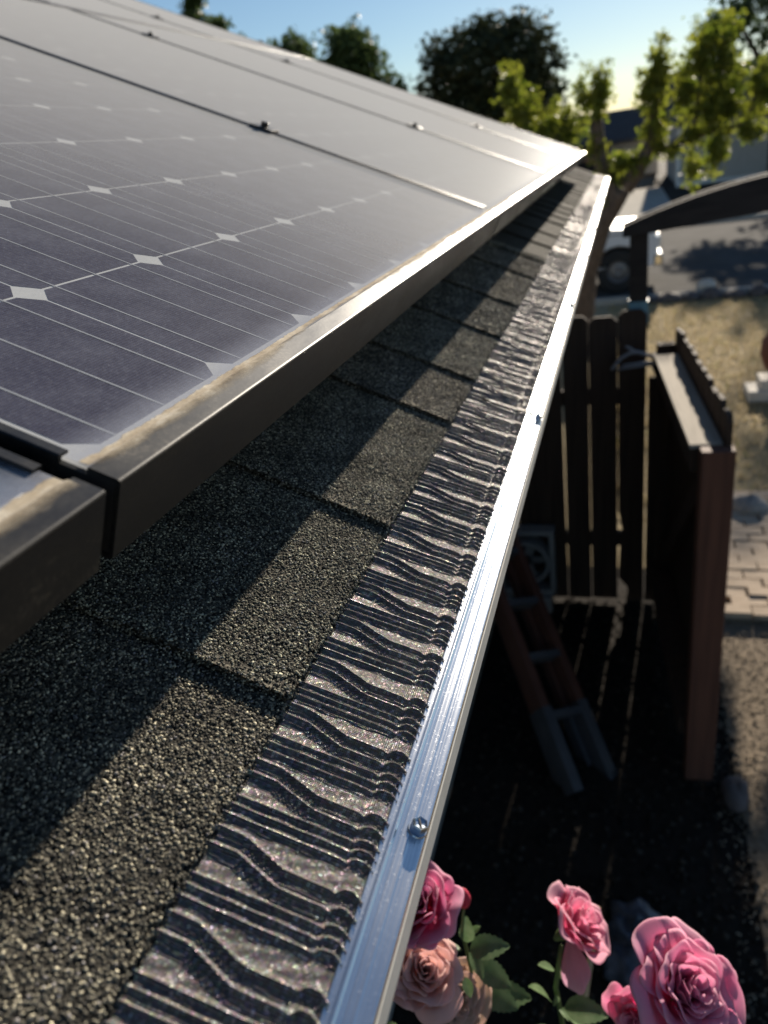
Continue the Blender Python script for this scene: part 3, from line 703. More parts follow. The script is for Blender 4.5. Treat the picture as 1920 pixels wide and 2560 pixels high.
def bloom(parent, loc, axis, dia, deep, pale, npet=26, openf=1.0, label=None, seed=0, spin=0.0, droop=None):
    L0 = Vector(parent.location)
    e = bpy.data.objects.new('rose_bloom', None); COL.objects.link(e); e.parent = parent
    e.matrix_local = Matrix.Translation(Vector(loc)-L0) @ basis_from_axis(axis) @ Matrix.Rotation(spin, 4, 'Z')
    if label: e['label'] = label
    sc = dia/0.10
    for i in range(npet):
        f = i/(npet-1)
        rr = random.Random(seed*100+i)
        r1 = (0.0035 + 0.040*f**1.15*openf)*rr.uniform(0.92, 1.1)
        hg = (0.040 - 0.017*f*openf)*rr.uniform(0.93, 1.08)
        wd = (1.55 - 0.75*f)*rr.uniform(0.9, 1.12)
        cu = (0.25 + 0.95*f)*rr.uniform(0.7, 1.35)
        V, F, cc = petal_mesh(0.0016+0.006*f, r1, hg, wd, cu, rr.uniform(0, 6.28), deep, pale, 0.5+0.8*f, i)
        me = make_mesh('petal', V*sc, F, M['petal'], True, cc)
        o = link('petal', me, e, rot=(rr.uniform(-.10, .10), rr.uniform(-.10, .10)*f, i*2.39996 + rr.uniform(-.2, .2)))
        sm = o.modifiers.new('sub', 'SUBSURF'); sm.levels = 1; sm.render_levels = 1
        sl = o.modifiers.new('thick', 'SOLIDIFY'); sl.thickness = 0.0002
    hip = part('hip', lathe([(0.0, 0.004*sc), (0.006*sc, 0.002*sc), (0.0075*sc, -0.004*sc), (0.005*sc, -0.012*sc), (0.0025, -0.018*sc), (0, -0.018*sc)], 12), M['rose_stem'], e, smooth=True)
    if droop:
        V, F, cc = petal_mesh(0.003, 0.022, 0.050, 0.85, 0.1, 1.0, (0.70, 0.30, 0.42), (0.66, 0.36, 0.52), 0.5, 77)
        me = make_mesh('petal', V*sc, F, M['petal'], True, cc)
        o = link('petal', me, e); o.matrix_local = droop
        o.modifiers.new('sub', 'SUBSURF').levels = 1
    return e
def leaf_vf(ln, wd, fold=0.25, bend=0.25):
    V = []; nu, nv = 17, 5
    for i in range(nu):
        k = i/(nu-1); wk = math.sin(math.pi*min(1, k**0.85))**0.75*(1-0.25*k)
        if i == nu-1: wk = 0.02
        for j in range(nv):
            a = -1 + 2*j/(nv-1)
            V.append((ln*k + (0.03*ln if (abs(a) > 0.9 and i % 2) else 0), wd*wk*a*(1.0 if i % 2 else 0.90), abs(a)*fold*wd*wk - bend*ln*k*k))
    f = gridmesh(nu, nv)
    return np.array(V), f
leafme = [make_mesh('leaf', *leaf_vf(0.052, 0.016, 0.25, 0.2), M['rose_leaf'], True), make_mesh('leaf', *leaf_vf(0.040, 0.014, 0.35, -0.1), M['rose_leaf'], True), make_mesh('leaf', *leaf_vf(0.060, 0.022, 0.15, 0.3), M['rose_leaf'], True)]
def leaf_at(parent, p, d, roll=0.0, k=0, sc=1.0):
    d = Vector(d).normalized(); q = d.to_track_quat('X', 'Z').to_matrix().to_4x4() @ Matrix.Rotation(roll, 4, 'X')
    o = link('leaf', leafme[k], parent); o.matrix_local = Matrix.Translation(Vector(p)-Vector(parent.location)) @ q @ Matrix.Scale(sc*0.85, 4)
    return o
PINK_D, PINK_P = (0.86, 0.15, 0.38), (0.93, 0.56, 0.71)
PALE_D, PALE_P = (0.86, 0.46, 0.38), (0.91, 0.70, 0.66)
TAN_D, TAN_P = (0.60, 0.42, 0.32), (0.68, 0.55, 0.46)
bushA = thing('rose_bush', 'rose bush beside the gutter with pink, pale and faded blooms', 'rose bush', (0.02, 0.33, 0))
bushB = thing('rose_bush', 'rose bush with two upright pink blooms on long stems at lower right', 'rose bush', (0.24, 0.36, 0))
def stem(parent, pts, r0=0.006, r1=0.0022):
    L0 = Vector(parent.location); n = len(pts)
    P_ = [Vector(p)-L0 for p in pts]; Q = []
    for i in range(n-1):
        for k in range(4): Q.append(P_[i].lerp(P_[i+1], k/4))
    Q.append(P_[-1])
    part('stem', tube(Q, list(np.linspace(r0, r1, len(Q))), 7), M['rose_stem'], parent, smooth=True)
IR, IU, IC = right, -down, -fwd
def off(p, r=0, u=0, c=0): return Vector(p) + IR*r + IU*u + IC*c
# (positions of the blooms in the yard, metres)
r1 = Vector((0.008, 0.262, 1.936)); r2 = Vector((0.008, 0.229, 1.879)); r2b = Vector((0.024, 0.268, 1.781)); r3 = Vector((0.151, 0.361, 1.800)); r4 = Vector((0.268, 0.272, 1.862)); r5 = Vector((0.234, 0.275, 1.808))
bloom(bushA, r1, IU*0.65 + IC*0.50 - IR*0.30, 0.092, (0.80, 0.09, 0.31), (0.92, 0.52, 0.70), 24, 1.0, 'pink bloom with deep magenta heart, half hidden by the gutter', 1, 0.4)
bloom(bushA, r2, IU*0.55 + IC*0.65 + IR*0.15, 0.082, PALE_D, PALE_P, 28, 1.05, 'pale peach pink bloom, frilled and fully open', 2, 1.0)
bloom(bushA, r2b, IU*0.2 + IC*0.7 + IR*0.3, 0.080, TAN_D, TAN_P, 26, 1.1, 'faded tan bloom past its prime', 3, 2.0)
_B3 = (basis_from_axis(IU*0.62 + IR*0.62 + IC*0.30) @ Matrix.Rotation(0.2, 4, 'Z')).to_3x3()
_z = (-IU*1.0 + IR*0.12 + IC*0.10).normalized(); _x = (IC - _z*IC.dot(_z)).normalized(); _y = _z.cross(_x)
DROOP3 = (_B3.inverted() @ Matrix((_x, _y, _z)).transposed()).to_4x4()
bloom(bushB, r3, IU*0.62 + IR*0.62 + IC*0.30, 0.116, (0.86, 0.19, 0.38), (0.93, 0.57, 0.69), 20, 0.85, 'side-on pink bloom with one petal drooping', 4, 0.2, DROOP3)
bloom(bushB, r4, IU*0.52 + IC*0.62 + IR*0.25, 0.118, PINK_D, PINK_P, 30, 1.0, 'largest bright pink bloom, open towards the sky', 5, 0.9)
bloom(bushB, r5, IU*0.1 + IC*0.5 - IR*0.5, 0.075, PINK_D, PINK_P, 18, 0.8, 'smaller pink bloom tucked behind the largest one', 6, 0.1)
stem(bushA, [(0.02, 0.33, 0), (0.0, 0.31, 0.8), (0.03, 0.285, 1.5), r1 - IU*0.02])
stem(bushA, [(0.03, 0.34, 0), (0.05, 0.30, 0.9), (0.03, 0.25, 1.5), r2 - IU*0.02])
stem(bushA, [(0.01, 0.34, 0), (0.06, 0.36, 0.9), (0.04, 0.32, 1.4), r2b - IU*0.02])
tw = off(r1, 0.045, -0.035, -0.02)
stem(bushA, [(0.02, 0.32, 0.9), (0.05, 0.31, 1.6), tw, off(tw, 0.002, 0.030, 0)], 0.003, 0.0015)
bud = bpy.data.objects.new('rose_bud', None); COL.objects.link(bud); bud.parent = bushA; bud.location = off(tw, 0.002, 0.034, 0) - Vector(bushA.location)
part('petal', lathe([(0, -0.008), (0.006, -0.005), (0.0085, 0.004), (0.006, 0.014), (0.0015, 0.021), (0, 0.021)], 10), simple('bud_red', (0.35, 0.01, 0.04), (0.45, 0.03, 0.07), 60, 0.6), bud, smooth=True)
for k in range(5):
    leaf_at(bushA, off(tw, 0.002, 0.026, 0), IU*1.0 + IR*math.cos(k*1.26)*0.5 + IC*math.sin(k*1.26)*0.5, 0, 1, 0.35)
for (dr, du, dc, ang, k, sc, rl) in ((0.006, -0.012, 0, 95, 2, 0.55, 0.1), (0.008, -0.02, 0, 20, 2, 0.85, 0.3), (0.008, -0.022, 0, -50, 2, 0.62, -0.2), (0.0, -0.02, 0, 160, 0, 0.7, 0.4), (-0.002, -0.035, 0.004, 190, 2, 0.7, -0.3),
                                     (-0.006, -0.045, 0.006, 230, 0, 0.7, 0.2), (0.004, -0.05, 0, -75, 1, 0.6, 0.3), (-0.012, -0.02, 0.01, 140, 2, 0.55, 0.2), (0.012, -0.006, -0.01, 40, 1, 0.4, 0.4)):
    a = math.radians(ang); leaf_at(bushA, off(tw, dr, du, dc), IR*math.cos(a) + IU*math.sin(a) + IC*0.25, rl, k, sc)
for (p, ang, k, sc) in ((off(r2b, 0.03, 0.03, -0.01), -20, 2, 0.9), (off(r2b, 0.035, -0.01, -0.03), -15, 2, 1.0), (off(r2b, 0.03, 0.0, -0.02), 60, 0, 0.8), (off(r2, -0.045, -0.07, 0.0), 200, 0, 0.8), (off(r2, -0.03, -0.08, 0), 250, 1, 0.9),
                        (off(r2, -0.02, -0.075, 0), 120, 2, 0.7), (off(r2, 0.0, -0.09, -0.02), 300, 0, 0.9), (off(r2, -0.055, -0.06, 0), 150, 1, 0.8), (off(r2b, 0.05, -0.03, -0.05), 10, 2, 1.0)):
    a = math.radians(ang); leaf_at(bushA, p, IR*math.cos(a) + IU*math.sin(a) + IC*0.3, 0.3, k, sc)
j3 = off(r3, -0.012, -0.075, -0.01)
stem(bushB, [(0.23, 0.36, 0), (0.18, 0.40, 0.8), (0.15, 0.37, 1.45), j3, off(r3, -0.008, -0.018, 0)], 0.0055, 0.0024)
stem(bushB, [(0.25, 0.36, 0), (0.28, 0.33, 0.9), (0.27, 0.28, 1.5), off(r4, -0.02, -0.03, -0.02)], 0.0055, 0.0026)
stem(bushB, [(0.24, 0.35, 0.7), (0.25, 0.28, 1.4), off(r5, 0, -0.02, 0)], 0.004, 0.0024)
for (dr, du, ang, k, sc, rl) in ((-0.002, 0.022, 160, 1, 0.75, 0.2), (0.004, 0.012, 60, 1, 0.5, 0.4), (-0.006, -0.018, 125, 0, 1.0, 0.5), (0.0, -0.022, 100, 1, 0.55, 0.3), (0.004, -0.028, -18, 0, 0.85, -0.3), (0.01, -0.026, 10, 2, 1.0, 0.2), (-0.004, -0.05, 200, 2, 0.9, 0.2),
                                 (0.004, -0.055, -60, 0, 0.9, 0.3), (0.0, -0.06, -110, 2, 0.8, 0.1)):
    a = math.radians(ang); leaf_at(bushB, off(j3, dr, du), IR*math.cos(a) + IU*math.sin(a) + IC*0.35, rl, k, sc)
rl_ = random.Random(5)
for bsh, base in ((bushA, Vector((0.03, 0.31, 0))), (bushB, Vector((0.23, 0.36, 0)))):
    for k in range(46):
        z = rl_.uniform(0.35, 1.5); an = rl_.uniform(0, 6.28); rd = rl_.uniform(0.01, 0.14)
        p = base + Vector((math.cos(an)*rd, math.sin(an)*rd, z))
        leaf_at(bsh, p, (math.cos(an), math.sin(an), rl_.uniform(-0.2, 0.5)), rl_.uniform(-.6, .6), rl_.randrange(3), rl_.uniform(0.7, 1.2))

# ------------------------------------------------------------------ fence across the side yard, gate swung open, arbour
FY = 3.90
fence = thing('fence', 'dark wooden dog-ear picket fence in shade beyond the gutter', 'fence', (0, FY, 0))
def picket(parent, x, y, wd, z0, z1, mat, ry=0, name='picket', th=0.018, chipped=False):
    e = wd*0.19
    pr = [(-wd/2, z0), (wd/2, z0), (wd/2, z1-e), (wd/2-e, z1), (-wd/2+e, z1), (-wd/2, z1-e)]
    if chipped:   # rotten foot with a bite out of it
        pr = [(-wd/2, z0+0.16), (-wd/2+0.05, z0+0.10), (-wd/2+0.062, z0), (wd/2, z0), (wd/2, z1-e), (wd/2-e, z1), (-wd/2+e, z1), (-wd/2, z1-e), (-wd/2, z0+0.62), (-wd/2+0.022, z0+0.50), (-wd/2+0.008, z0+0.36)]
    o = part(name, extrude(pr, -th/2, th/2, lambda a, p, q: (p, a, q), True), mat, parent, loc=(x, y, 0), rot=(0, 0, ry))
    return o
xs = []
gapx = [-0.978, -0.833, -0.688, -0.543, -0.40, -0.257, -0.113, 0.031, 0.187, 0.338]
for i in range(len(gapx)-1):
    x0, x1 = gapx[i], gapx[i+1]; g = 0.0085
    lean = random.uniform(-0.003, 0.003)
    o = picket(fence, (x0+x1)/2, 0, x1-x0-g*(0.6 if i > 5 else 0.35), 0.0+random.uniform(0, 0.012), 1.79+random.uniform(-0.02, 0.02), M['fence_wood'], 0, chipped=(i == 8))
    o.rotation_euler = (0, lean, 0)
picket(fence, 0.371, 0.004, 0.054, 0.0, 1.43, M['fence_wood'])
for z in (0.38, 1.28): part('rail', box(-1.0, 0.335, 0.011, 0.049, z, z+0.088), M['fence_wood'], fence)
# arbour post and arched beam
arb = thing('arbour', 'dark timber arbour post with arched top beam over the open gate', 'arbour', (0.289, FY+0.08, 0))
part('post', box(-0.045, 0.045, -0.045, 0.045, 0, 2.17), M['dark_wood'], arb, bevel=0.004)
part('post', box(1.70, 1.79, -0.045, 0.045, 0, 2.17), M['dark_wood'], arb, bevel=0.004)
V, F = [], []
nn = 24
for i in range(nn+1):
    k = i/nn; x = -0.08 + 1.95*k; kk = x+0.08
    zt = 2.213 + 0.72*k*(1-k); zb = 2.160 + 0.05*min(1.0, kk/0.65) - 0.045*max(0, (k-0.66)/0.34)
    for y in (-0.075, -0.047): V += [(x, y, zb), (x, y, zt)]
for i in range(nn):
    o = i*4
    F += [(o, o+4, o+5, o+1), (o+2, o+3, o+7, o+6), (o+1, o+5, o+7, o+3), (o, o+2, o+6, o+4)]
F += [(0, 1, 3, 2), (nn*4, nn*4+2, nn*4+3, nn*4+1)]
part('arched_beam', (V, F), M['dark_wood'], arb)
part('arched_beam', ([(x, y+0.122, z) for x, y, z in V], F), M['dark_wood'], arb)
part('tape_wrap', join(box(-0.049, 0.049, -0.049, 0.049, 1.72, 1.83)), M['blue_tape'], arb)
# open gate: leaf runs back towards the house side
gx0, gy0, gx1, gy1 = 0.435, 3.86, 0.528, 2.42
glen = math.hypot(gx1-gx0, gy1-gy0); gang = math.atan2(gy1-gy0, gx1-gx0)
gate = thing('gate', 'open wooden gate leaf with jagged picket tops and reddish end post', 'gate', (gx0, gy0, 0), rotz=gang)
npk = 11
for i in range(npk):
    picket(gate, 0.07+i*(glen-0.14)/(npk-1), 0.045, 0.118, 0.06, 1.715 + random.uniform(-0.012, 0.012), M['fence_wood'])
for z in (0.25, 1.50): part('rail', box(0.036, glen-0.036, -0.078, 0.034, z, z+0.088), M['fence_wood'], gate)
part('lit_rail_top', box(0.16, glen-0.037, -0.082, 0.030, 1.5885, 1.604), simple('sunlit_board', (0.34, 0.30, 0.25), (0.48, 0.43, 0.36), 9, 0.9, stretch=(0.6, 8, 8)), gate)  # pale board added so the rail top reads as sunlit
part('end_post', box(glen-0.035, glen+0.035, -0.052, 0.062, 0.05, 1.60), M['red_wood'], gate, bevel=0.004)
part('hinge_post', box(-0.035, 0.035, -0.052, 0.034, 0.05, 1.62), M['fence_wood'], gate, bevel=0.004)
part('brace', xf(box(0, 1.75, -0.02, 0.034, -0.045, 0.045), Matrix.Translation((0.06, 0, 0.34)) @ Matrix.Rotation(-math.radians(41), 4, 'Y')), M['fence_wood'], gate)
lt = part('latch', box(0.14, 0.26, -0.058, -0.049, 1.545, 1.575), M['rim'], gate)
# antler-like forked branch on the fence
an = thing('forked_branch', 'pale grey antler-like forked branch hooked over the fence beside the gate', 'branch', (0.30, FY-0.16, 1.565))
def curve(parent, pts, r0, r1, name='tine'):
    C = []
    for i in range(len(pts)-1):
        for k in range(5): C.append(Vector(pts[i]).lerp(Vector(pts[i+1]), k/5))
    C.append(Vector(pts[-1]))
    part(name, tube(C, list(np.linspace(r0, r1, len(C))), 8), M['antler'], parent, smooth=True)
curve(an, [(-0.145, -0.01, -0.035), (-0.10, 0.0, 0.02), (-0.055, 0.0, 0.045), (-0.02, 0, 0.05), (0.05, 0, 0.025), (0.10, 0.01, -0.01), (0.13, 0.02, -0.04)], 0.008, 0.012, 'main_beam')
curve(an, [(-0.03, 0, 0.05), (-0.055, 0.0, 0.072), (-0.075, 0.0, 0.082)], 0.009, 0.004)
curve(an, [(0.11, 0.01, -0.02), (0.03, -0.01, -0.005), (-0.04, -0.015, -0.01), (-0.09, -0.02, -0.012)], 0.010, 0.005)
curve(an, [(0.11, 0.01, -0.025), (0.02, -0.01, -0.02), (-0.08, -0.015, -0.028), (-0.12, -0.02, -0.03)], 0.009, 0.004)
# square box fan leaning on the fence
fan = thing('box_fan', 'grey square box fan standing against the fence in deep shade', 'fan', (-0.355, FY-0.10, 0.09))
def ring(r0, r1, y0, y1, n=28):
    return [(x, y, z) for x, z, y in lathe([(r0, y0), (r1, y0), (r1, y1), (r0, y1), (r0, y0)], n)[0]], lathe([(r0, y0), (r1, y0), (r1, y1), (r0, y1), (r0, y0)], n)[1]
hw = 0.175
part('housing', join(box(-hw, hw, -0.05, 0.05, 0.02, 0.05), box(-hw, hw, -0.05, 0.05, 0.43, 0.46), box(-hw, -hw+0.03, -0.05, 0.05, 0.0502, 0.4298), box(hw-0.03, hw, -0.05, 0.05, 0.0502, 0.4298)), M['grey_plastic'], fan, bevel=0.004)
rg = ring(0.125, 0.148, -0.055, 0.045); part('shroud', ([(x, y, z+0.24) for x, y, z in rg[0]], rg[1]), M['grey_plastic'], fan)
for k in range(5):
    part('blade', xf(box(0.02, 0.120, -0.003, 0.003, -0.03, 0.03), Matrix.Translation((0, 0, 0.24)) @ Matrix.Rotation(k*1.2566, 4, 'Y') @ Matrix.Rotation(0.5, 4, 'X')), M['grey_plastic'], fan)
part('hub', [[(x, y, z+0.24) for x, y, z in ring(0.001, 0.035, -0.02, 0.02)[0]], ring(0.001, 0.035, -0.02, 0.02)[1]], M['dark_plastic'], fan)
part('foot', join(box(-0.15, -0.10, -0.09, 0.09, -0.09, 0.0195), box(0.10, 0.15, -0.09, 0.09, -0.09, 0.0195)), M['grey_plastic'], fan)
# folded step ladder leaning in the shade
ft = Vector((0.075, 2.36, 0.0)); tp = Vector((-0.605, 3.52, 1.03))
lad = thing('step_ladder', 'folded orange fibreglass step ladder with aluminium feet leaning in shade', 'ladder', ft)
ax = (tp-ft); ll = ax.length; ax.normalize(); sd_ = Vector((0.45, 0.89, 0)); sd_ = (sd_ - ax*sd_.dot(ax)).normalized(); nr = ax.cross(sd_)
LM = Matrix((sd_, nr, ax)).transposed().to_4x4()
for (x, y, w2) in ((-0.11, 0.0, 0.034), (0.11, 0.0, 0.034), (-0.09, 0.075, 0.026), (0.09, 0.075, 0.026)):
    part('side_rail', xf(box(x-0.022, x+0.022, y-w2, y+w2, 0.36, ll), LM), M['orange_fibreglass'], lad, bevel=0.003)
    part('foot', xf(box(x-0.027, x+0.027, y-w2-0.005, y+w2+0.005, -0.03, 0.362), LM), M['ladder_aluminium'], lad, bevel=0.003)
for k in range(5):
    part('step', xf(box(-0.096, 0.096, -0.035, 0.045, 0.30+k*0.29, 0.335+k*0.29), LM), M['ladder_aluminium'], lad)
part('top_cap', xf(box(-0.128, 0.128, -0.05, 0.11, ll, ll+0.05), LM), M['orange_fibreglass'], lad, bevel=0.005)
# bamboo stake
part_st = thing('garden_stake', 'thin bamboo stake leaning up between the side-on rose and the largest rose', 'stake', (0.0, 0.236, 0))
sa_, sb_ = Vector((0, 0, 0)), Vector((0.164, 0.632, 1.164))
part('cane', tube([sa_.lerp(sb_, q/6) for q in range(7)], 0.006, 8), M['bamboo'], part_st, smooth=True)
for q in (0.2, 0.4, 0.6, 0.78, 0.93): part('node', tube([sa_.lerp(sb_, q-0.004), sa_.lerp(sb_, q+0.004)], 0.0075, 8), M['bamboo'], part_st)
# lumps on the ground
def lump(n1=14, n2=9, rx=1, ry=1, rz=1, rough=0.15, seed=0, flatb=True):
    rs = random.Random(seed); ph = [rs.uniform(0, 6.28) for _ in range(8)]
    V, F = [], []
    for i in range(n2+1):
        v = math.pi*i/n2
        for j in range(n1):
            u = 2*math.pi*j/n1
            d = 1 + rough*(math.sin(2*u+ph[0])*math.sin(v*2+ph[1]) + 0.7*math.sin(3*u+ph[2])*math.sin(3*v+ph[3]) + 0.5*math.sin(5*u+ph[4]+4*v))
            z = math.cos(v)*d
            V.append((rx*math.sin(v)*math.cos(u)*d, ry*math.sin(v)*math.sin(u)*d, rz*(z if not flatb else max(z, -0.35))))
    for i in range(n2):
        for j in range(n1): F.append((i*n1+j, (i+1)*n1+j, (i+1)*n1+(j+1) % n1, i*n1+(j+1) % n1))
    return V, F
def rock(name, label, cat, p, rx, ry, rz, mat, seed, group=None, smooth_=True):
    o = part(name, lump(12, 8, rx, ry, rz, 0.13, seed), mat, smooth=smooth_, loc=p)
    return tag(o, label, cat, group)
bagv = lump(40, 24, 0.13, 0.17, 0.10, 0.10, 3)
bagv = ([(x+0.012*math.sin(y*70+z*40), y+0.012*math.sin(x*80+1), z+0.01*math.sin(x*90+y*60)) for x, y, z in bagv[0]], bagv[1])
tag(part('plastic_bag', bagv, M['bag'], smooth=True, loc=(0.27, 1.56, 0.03)), 'crumpled dark plastic bag on the shaded ground', 'bag')
rock('rock', 'blue-grey rock at the foot of the open gate', 'rock', (0.68, 2.36, 0.02), 0.06, 0.09, 0.07, M['dark_stone'], 4)  # dark stone colour stands in for shade at the gate foot
rock('rock', 'rounded pale boulder on the brick path beyond the gate', 'rock', (1.09, 5.16, 0.03), 0.15, 0.12, 0.09, M['stone'], 5)
rock('rock', 'bright pale rock on the stone edging by the road', 'rock', (1.50, 13.15, 0.14), 0.17, 0.10, 0.11, M['pale_stone'], 6)
xk = 0.35; k = 0
descr = ['low dark', 'dark grey', 'dusky flat', 'small black', 'rough brown', 'wide grey', 'jagged dark', 'rounded dull']
while xk < 3.3:
    rx = random.uniform(0.12, 0.24); yk = 12.86 - 0.16*max(0, xk-1.4) + random.uniform(-.04, .04)
    rock('edging_stone', '%s edging stone between dry lawn and road, %s' % (descr[k % 8], 'left of the bright rock' if xk < 1.3 else 'right of the bright rock'), 'stone', (xk+rx, yk, 0.03), rx, random.uniform(0.10, 0.14), random.uniform(0.08, 0.14), M['dark_stone'], 20+k, 'edging stones by the road')
    xk += rx*1.9; k += 1
# gravel in the path: real stones
ng = 7000
cx = rng.uniform(0.60, 1.7, ng); cyy = rng.uniform(-0.2, 3.7, ng)
rad = rng.uniform(0.003, 0.008, ng)
V, F, cc = grains(np.stack([cx, cyy, np.full(ng, -0.004)], 1), rad, 0.7, np.array([(0.22, 0.175, 0.125), (0.32, 0.26, 0.19), (0.44, 0.37, 0.28), (0.14, 0.115, 0.09)]), np.array([.35, .3, .15, .2]))
tag(part('gravel', (V, F), M['gravel'], cols=cc), 'loose tan gravel on the path right of the gate', 'gravel', kind='stuff')
ng = 3000
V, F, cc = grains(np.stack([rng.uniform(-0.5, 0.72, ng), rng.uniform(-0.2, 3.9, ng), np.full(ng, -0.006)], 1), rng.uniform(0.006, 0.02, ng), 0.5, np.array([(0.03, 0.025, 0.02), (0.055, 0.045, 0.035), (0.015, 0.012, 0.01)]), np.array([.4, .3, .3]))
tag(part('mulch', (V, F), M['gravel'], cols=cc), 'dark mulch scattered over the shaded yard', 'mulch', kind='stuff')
# brick pavers
pv = part('brick_path', box(0.72, 3.0, 3.72, 5.45, -0.05, 0.0), M['dirt']); tag(pv, kind='structure')
bm = make_mesh('brick', *box(-0.097, 0.097, -0.046, 0.046, 0, 0.045), M['paver'])
ny = 17
for j in range(ny):
    for i in range(10):
        x = 0.83 + i*0.205 + (0.1 if j % 2 else 0); y = 3.78 + j*0.1
        if x > 2.6: continue
        link('brick', bm, pv, loc=(x + random.uniform(-.004, .004), y + random.uniform(-.005, .005), -0.008 + random.uniform(-.006, .008)), rot=(random.uniform(-.02, .02), random.uniform(-.02, .02), random.uniform(-.03, .03)), bevel=0)
# pot on concrete block at the right edge
blk = thing('concrete_block', 'pale concrete block on dry lawn at the right edge', 'block', (1.76, 7.78, 0))
part('slab', box(-0.35, 0.33, -0.17, 0.17, 0, 0.11), M['pale_stone'], blk, bevel=0.01)
part('slab', box(-0.24, 0.30, -0.14, 0.16, 0.1105, 0.21), M['pale_stone'], blk, bevel=0.01)
pot = thing('fire_pot', 'round dark red clay pot standing on the concrete block', 'pot', (1.765, 7.80, 0.2105))
part('bowl', lathe([(0, 0), (0.12, 0.0), (0.20, 0.09), (0.25, 0.22), (0.24, 0.36), (0.17, 0.48), (0.10, 0.54), (0.085, 0.62), (0.10, 0.66), (0.08, 0.66), (0.065, 0.6), (0, 0.6)], 28), M['terracotta'], pot, smooth=True)
part('rim', [[(x, y, z+0.66) for x, y, z in lathe([(0.07, 0), (0.115, 0.0), (0.115, 0.025), (0.07, 0.025), (0.07, 0)], 24)[0]], lathe([(0.07, 0), (0.115, 0.0), (0.115, 0.025), (0.07, 0.025), (0.07, 0)], 24)[1]], M['terracotta'], pot)

# dry grass on the front lawn
ng = 26000
gxx = rng.uniform(0.0, 4.2, ng); gyy = 5.0 + (12.9-5.0)*rng.uniform(0, 1, ng)**0.8
hh = rng.uniform(0.02, 0.055, ng); an_ = rng.uniform(0, 6.28, ng); wdd = rng.uniform(0.004, 0.009, ng)
lx, ly = rng.normal(0, 0.02, ng), rng.normal(0, 0.02, ng)
V = np.zeros((ng, 3, 3)); V[:, 0] = np.stack([gxx-np.cos(an_)*wdd, gyy-np.sin(an_)*wdd, np.full(ng, -0.008)], 1); V[:, 1] = np.stack([gxx+np.cos(an_)*wdd, gyy+np.sin(an_)*wdd, np.full(ng, -0.008)], 1)
V[:, 2] = np.stack([gxx+lx, gyy+ly, hh], 1)
gp = np.array([(0.46, 0.37, 0.22), (0.54, 0.45, 0.29), (0.36, 0.28, 0.15), (0.30, 0.29, 0.11)])
cc = np.repeat(gp[rng.choice(4, ng, p=[.4, .3, .2, .1])], 3, 0)
tag(part('dry_grass', (V.reshape(-1, 3), np.arange(ng*3).reshape(-1, 3)), leafmat('dry_blade', None, None, trans=0.4, attr=True), cols=cc), 'dry straw coloured grass on the lawn beyond the fence', 'grass', kind='stuff')

# ------------------------------------------------------------------ pickup truck parked on the road
trk = thing('pickup_truck', 'white pickup truck parked on the road, nose visible behind the fence', 'truck', (-1.43, 13.9, 0))
def ybox_prof(prof, y0, y1): return extrude(prof, y0, y1, lambda a, p, q: (p, a, q), True)
W0, W1 = 0.0, 1.85
body = [(-2.6, 0.48), (1.25, 0.45)] + [(1.56 + 0.45*math.cos(a), 0.36 + 0.45*math.sin(a)) for a in np.linspace(math.pi*0.95, 0.05*math.pi, 9)] + [(2.10, 0.42), (2.20, 0.50), (2.21, 0.72), (2.16, 0.95), (2.02, 1.05), (1.10, 1.11), (0.95, 1.15), (-2.6, 1.12)]
part('body', ybox_prof(body, W0, W1), M['truck_paint'], trk, bevel=0.03)
cab = [(-1.2, 1.12), (1.02, 1.15), (0.35, 1.68), (0.15, 1.74), (-0.95, 1.74), (-1.15, 1.62)]
part('cab', ybox_prof(cab, W0+0.10, W1-0.10), M['truck_paint'], trk, bevel=0.04)
part('windshield', ([(0.97, W0+0.2, 1.20), (0.97, W1-0.2, 1.20), (0.42, W1-0.28, 1.66), (0.42, W0+0.28, 1.66)], [(0, 1, 2, 3)]), M['window_glass'], trk)
part('side_window', ([(0.72, W0+0.095, 1.22), (0.26, W0+0.095, 1.62), (-0.85, W0+0.095, 1.62), (-0.85, W0+0.095, 1.22)], [(0, 1, 2, 3)]), M['window_glass'], trk)
part('hood_seam', box(1.1, 2.0, W0-0.004, W0+0.01, 0.985, 1.0), M['dark_plastic'], trk)
part('bumper', box(2.14, 2.29, W0-0.02, W1+0.02, 0.42, 0.62), M['chrome'], trk, bevel=0.03)
part('grille', box(2.212, 2.236, W0+0.4, W1-0.4, 0.68, 0.90), M['dark_plastic'], trk)
for yy in (W0+0.02, W1-0.36): part('headlight', box(2.10, 2.25, yy, yy+0.34, 0.70, 0.90), M['headlight'], trk, bevel=0.02)
for (x, yy) in ((1.56, W0+0.02), (1.56, W1-0.25), (-1.75, W0+0.02), (-1.75, W1-0.25)):
    wvf = lathe([(0.19, 0.0), (0.33, 0.0), (0.37, 0.03), (0.37, 0.20), (0.33, 0.23), (0.19, 0.23)], 30)
    wh = part('wheel', [[(a, c, bz) for a, bz, c in wvf[0]], wvf[1]], M['tyre'], trk, loc=(x, yy, 0.367))
    rv = lathe([(0, 0.05), (0.06, 0.035), (0.16, 0.06), (0.195, 0.02), (0.195, 0.2), (0, 0.2)], 24)
    part('rim', [[(a, c, bz) for a, bz, c in rv[0]], rv[1]], M['rim'], wh)
part('arch_liner', box(1.13, 1.99, W0+0.25, W1-0.25, 0.3, 0.82), M['dark_plastic'], trk)
part('door_handle', box(-0.2, -0.05, W0-0.02, W0+0.0, 0.95, 0.98), M['dark_plastic'], trk)

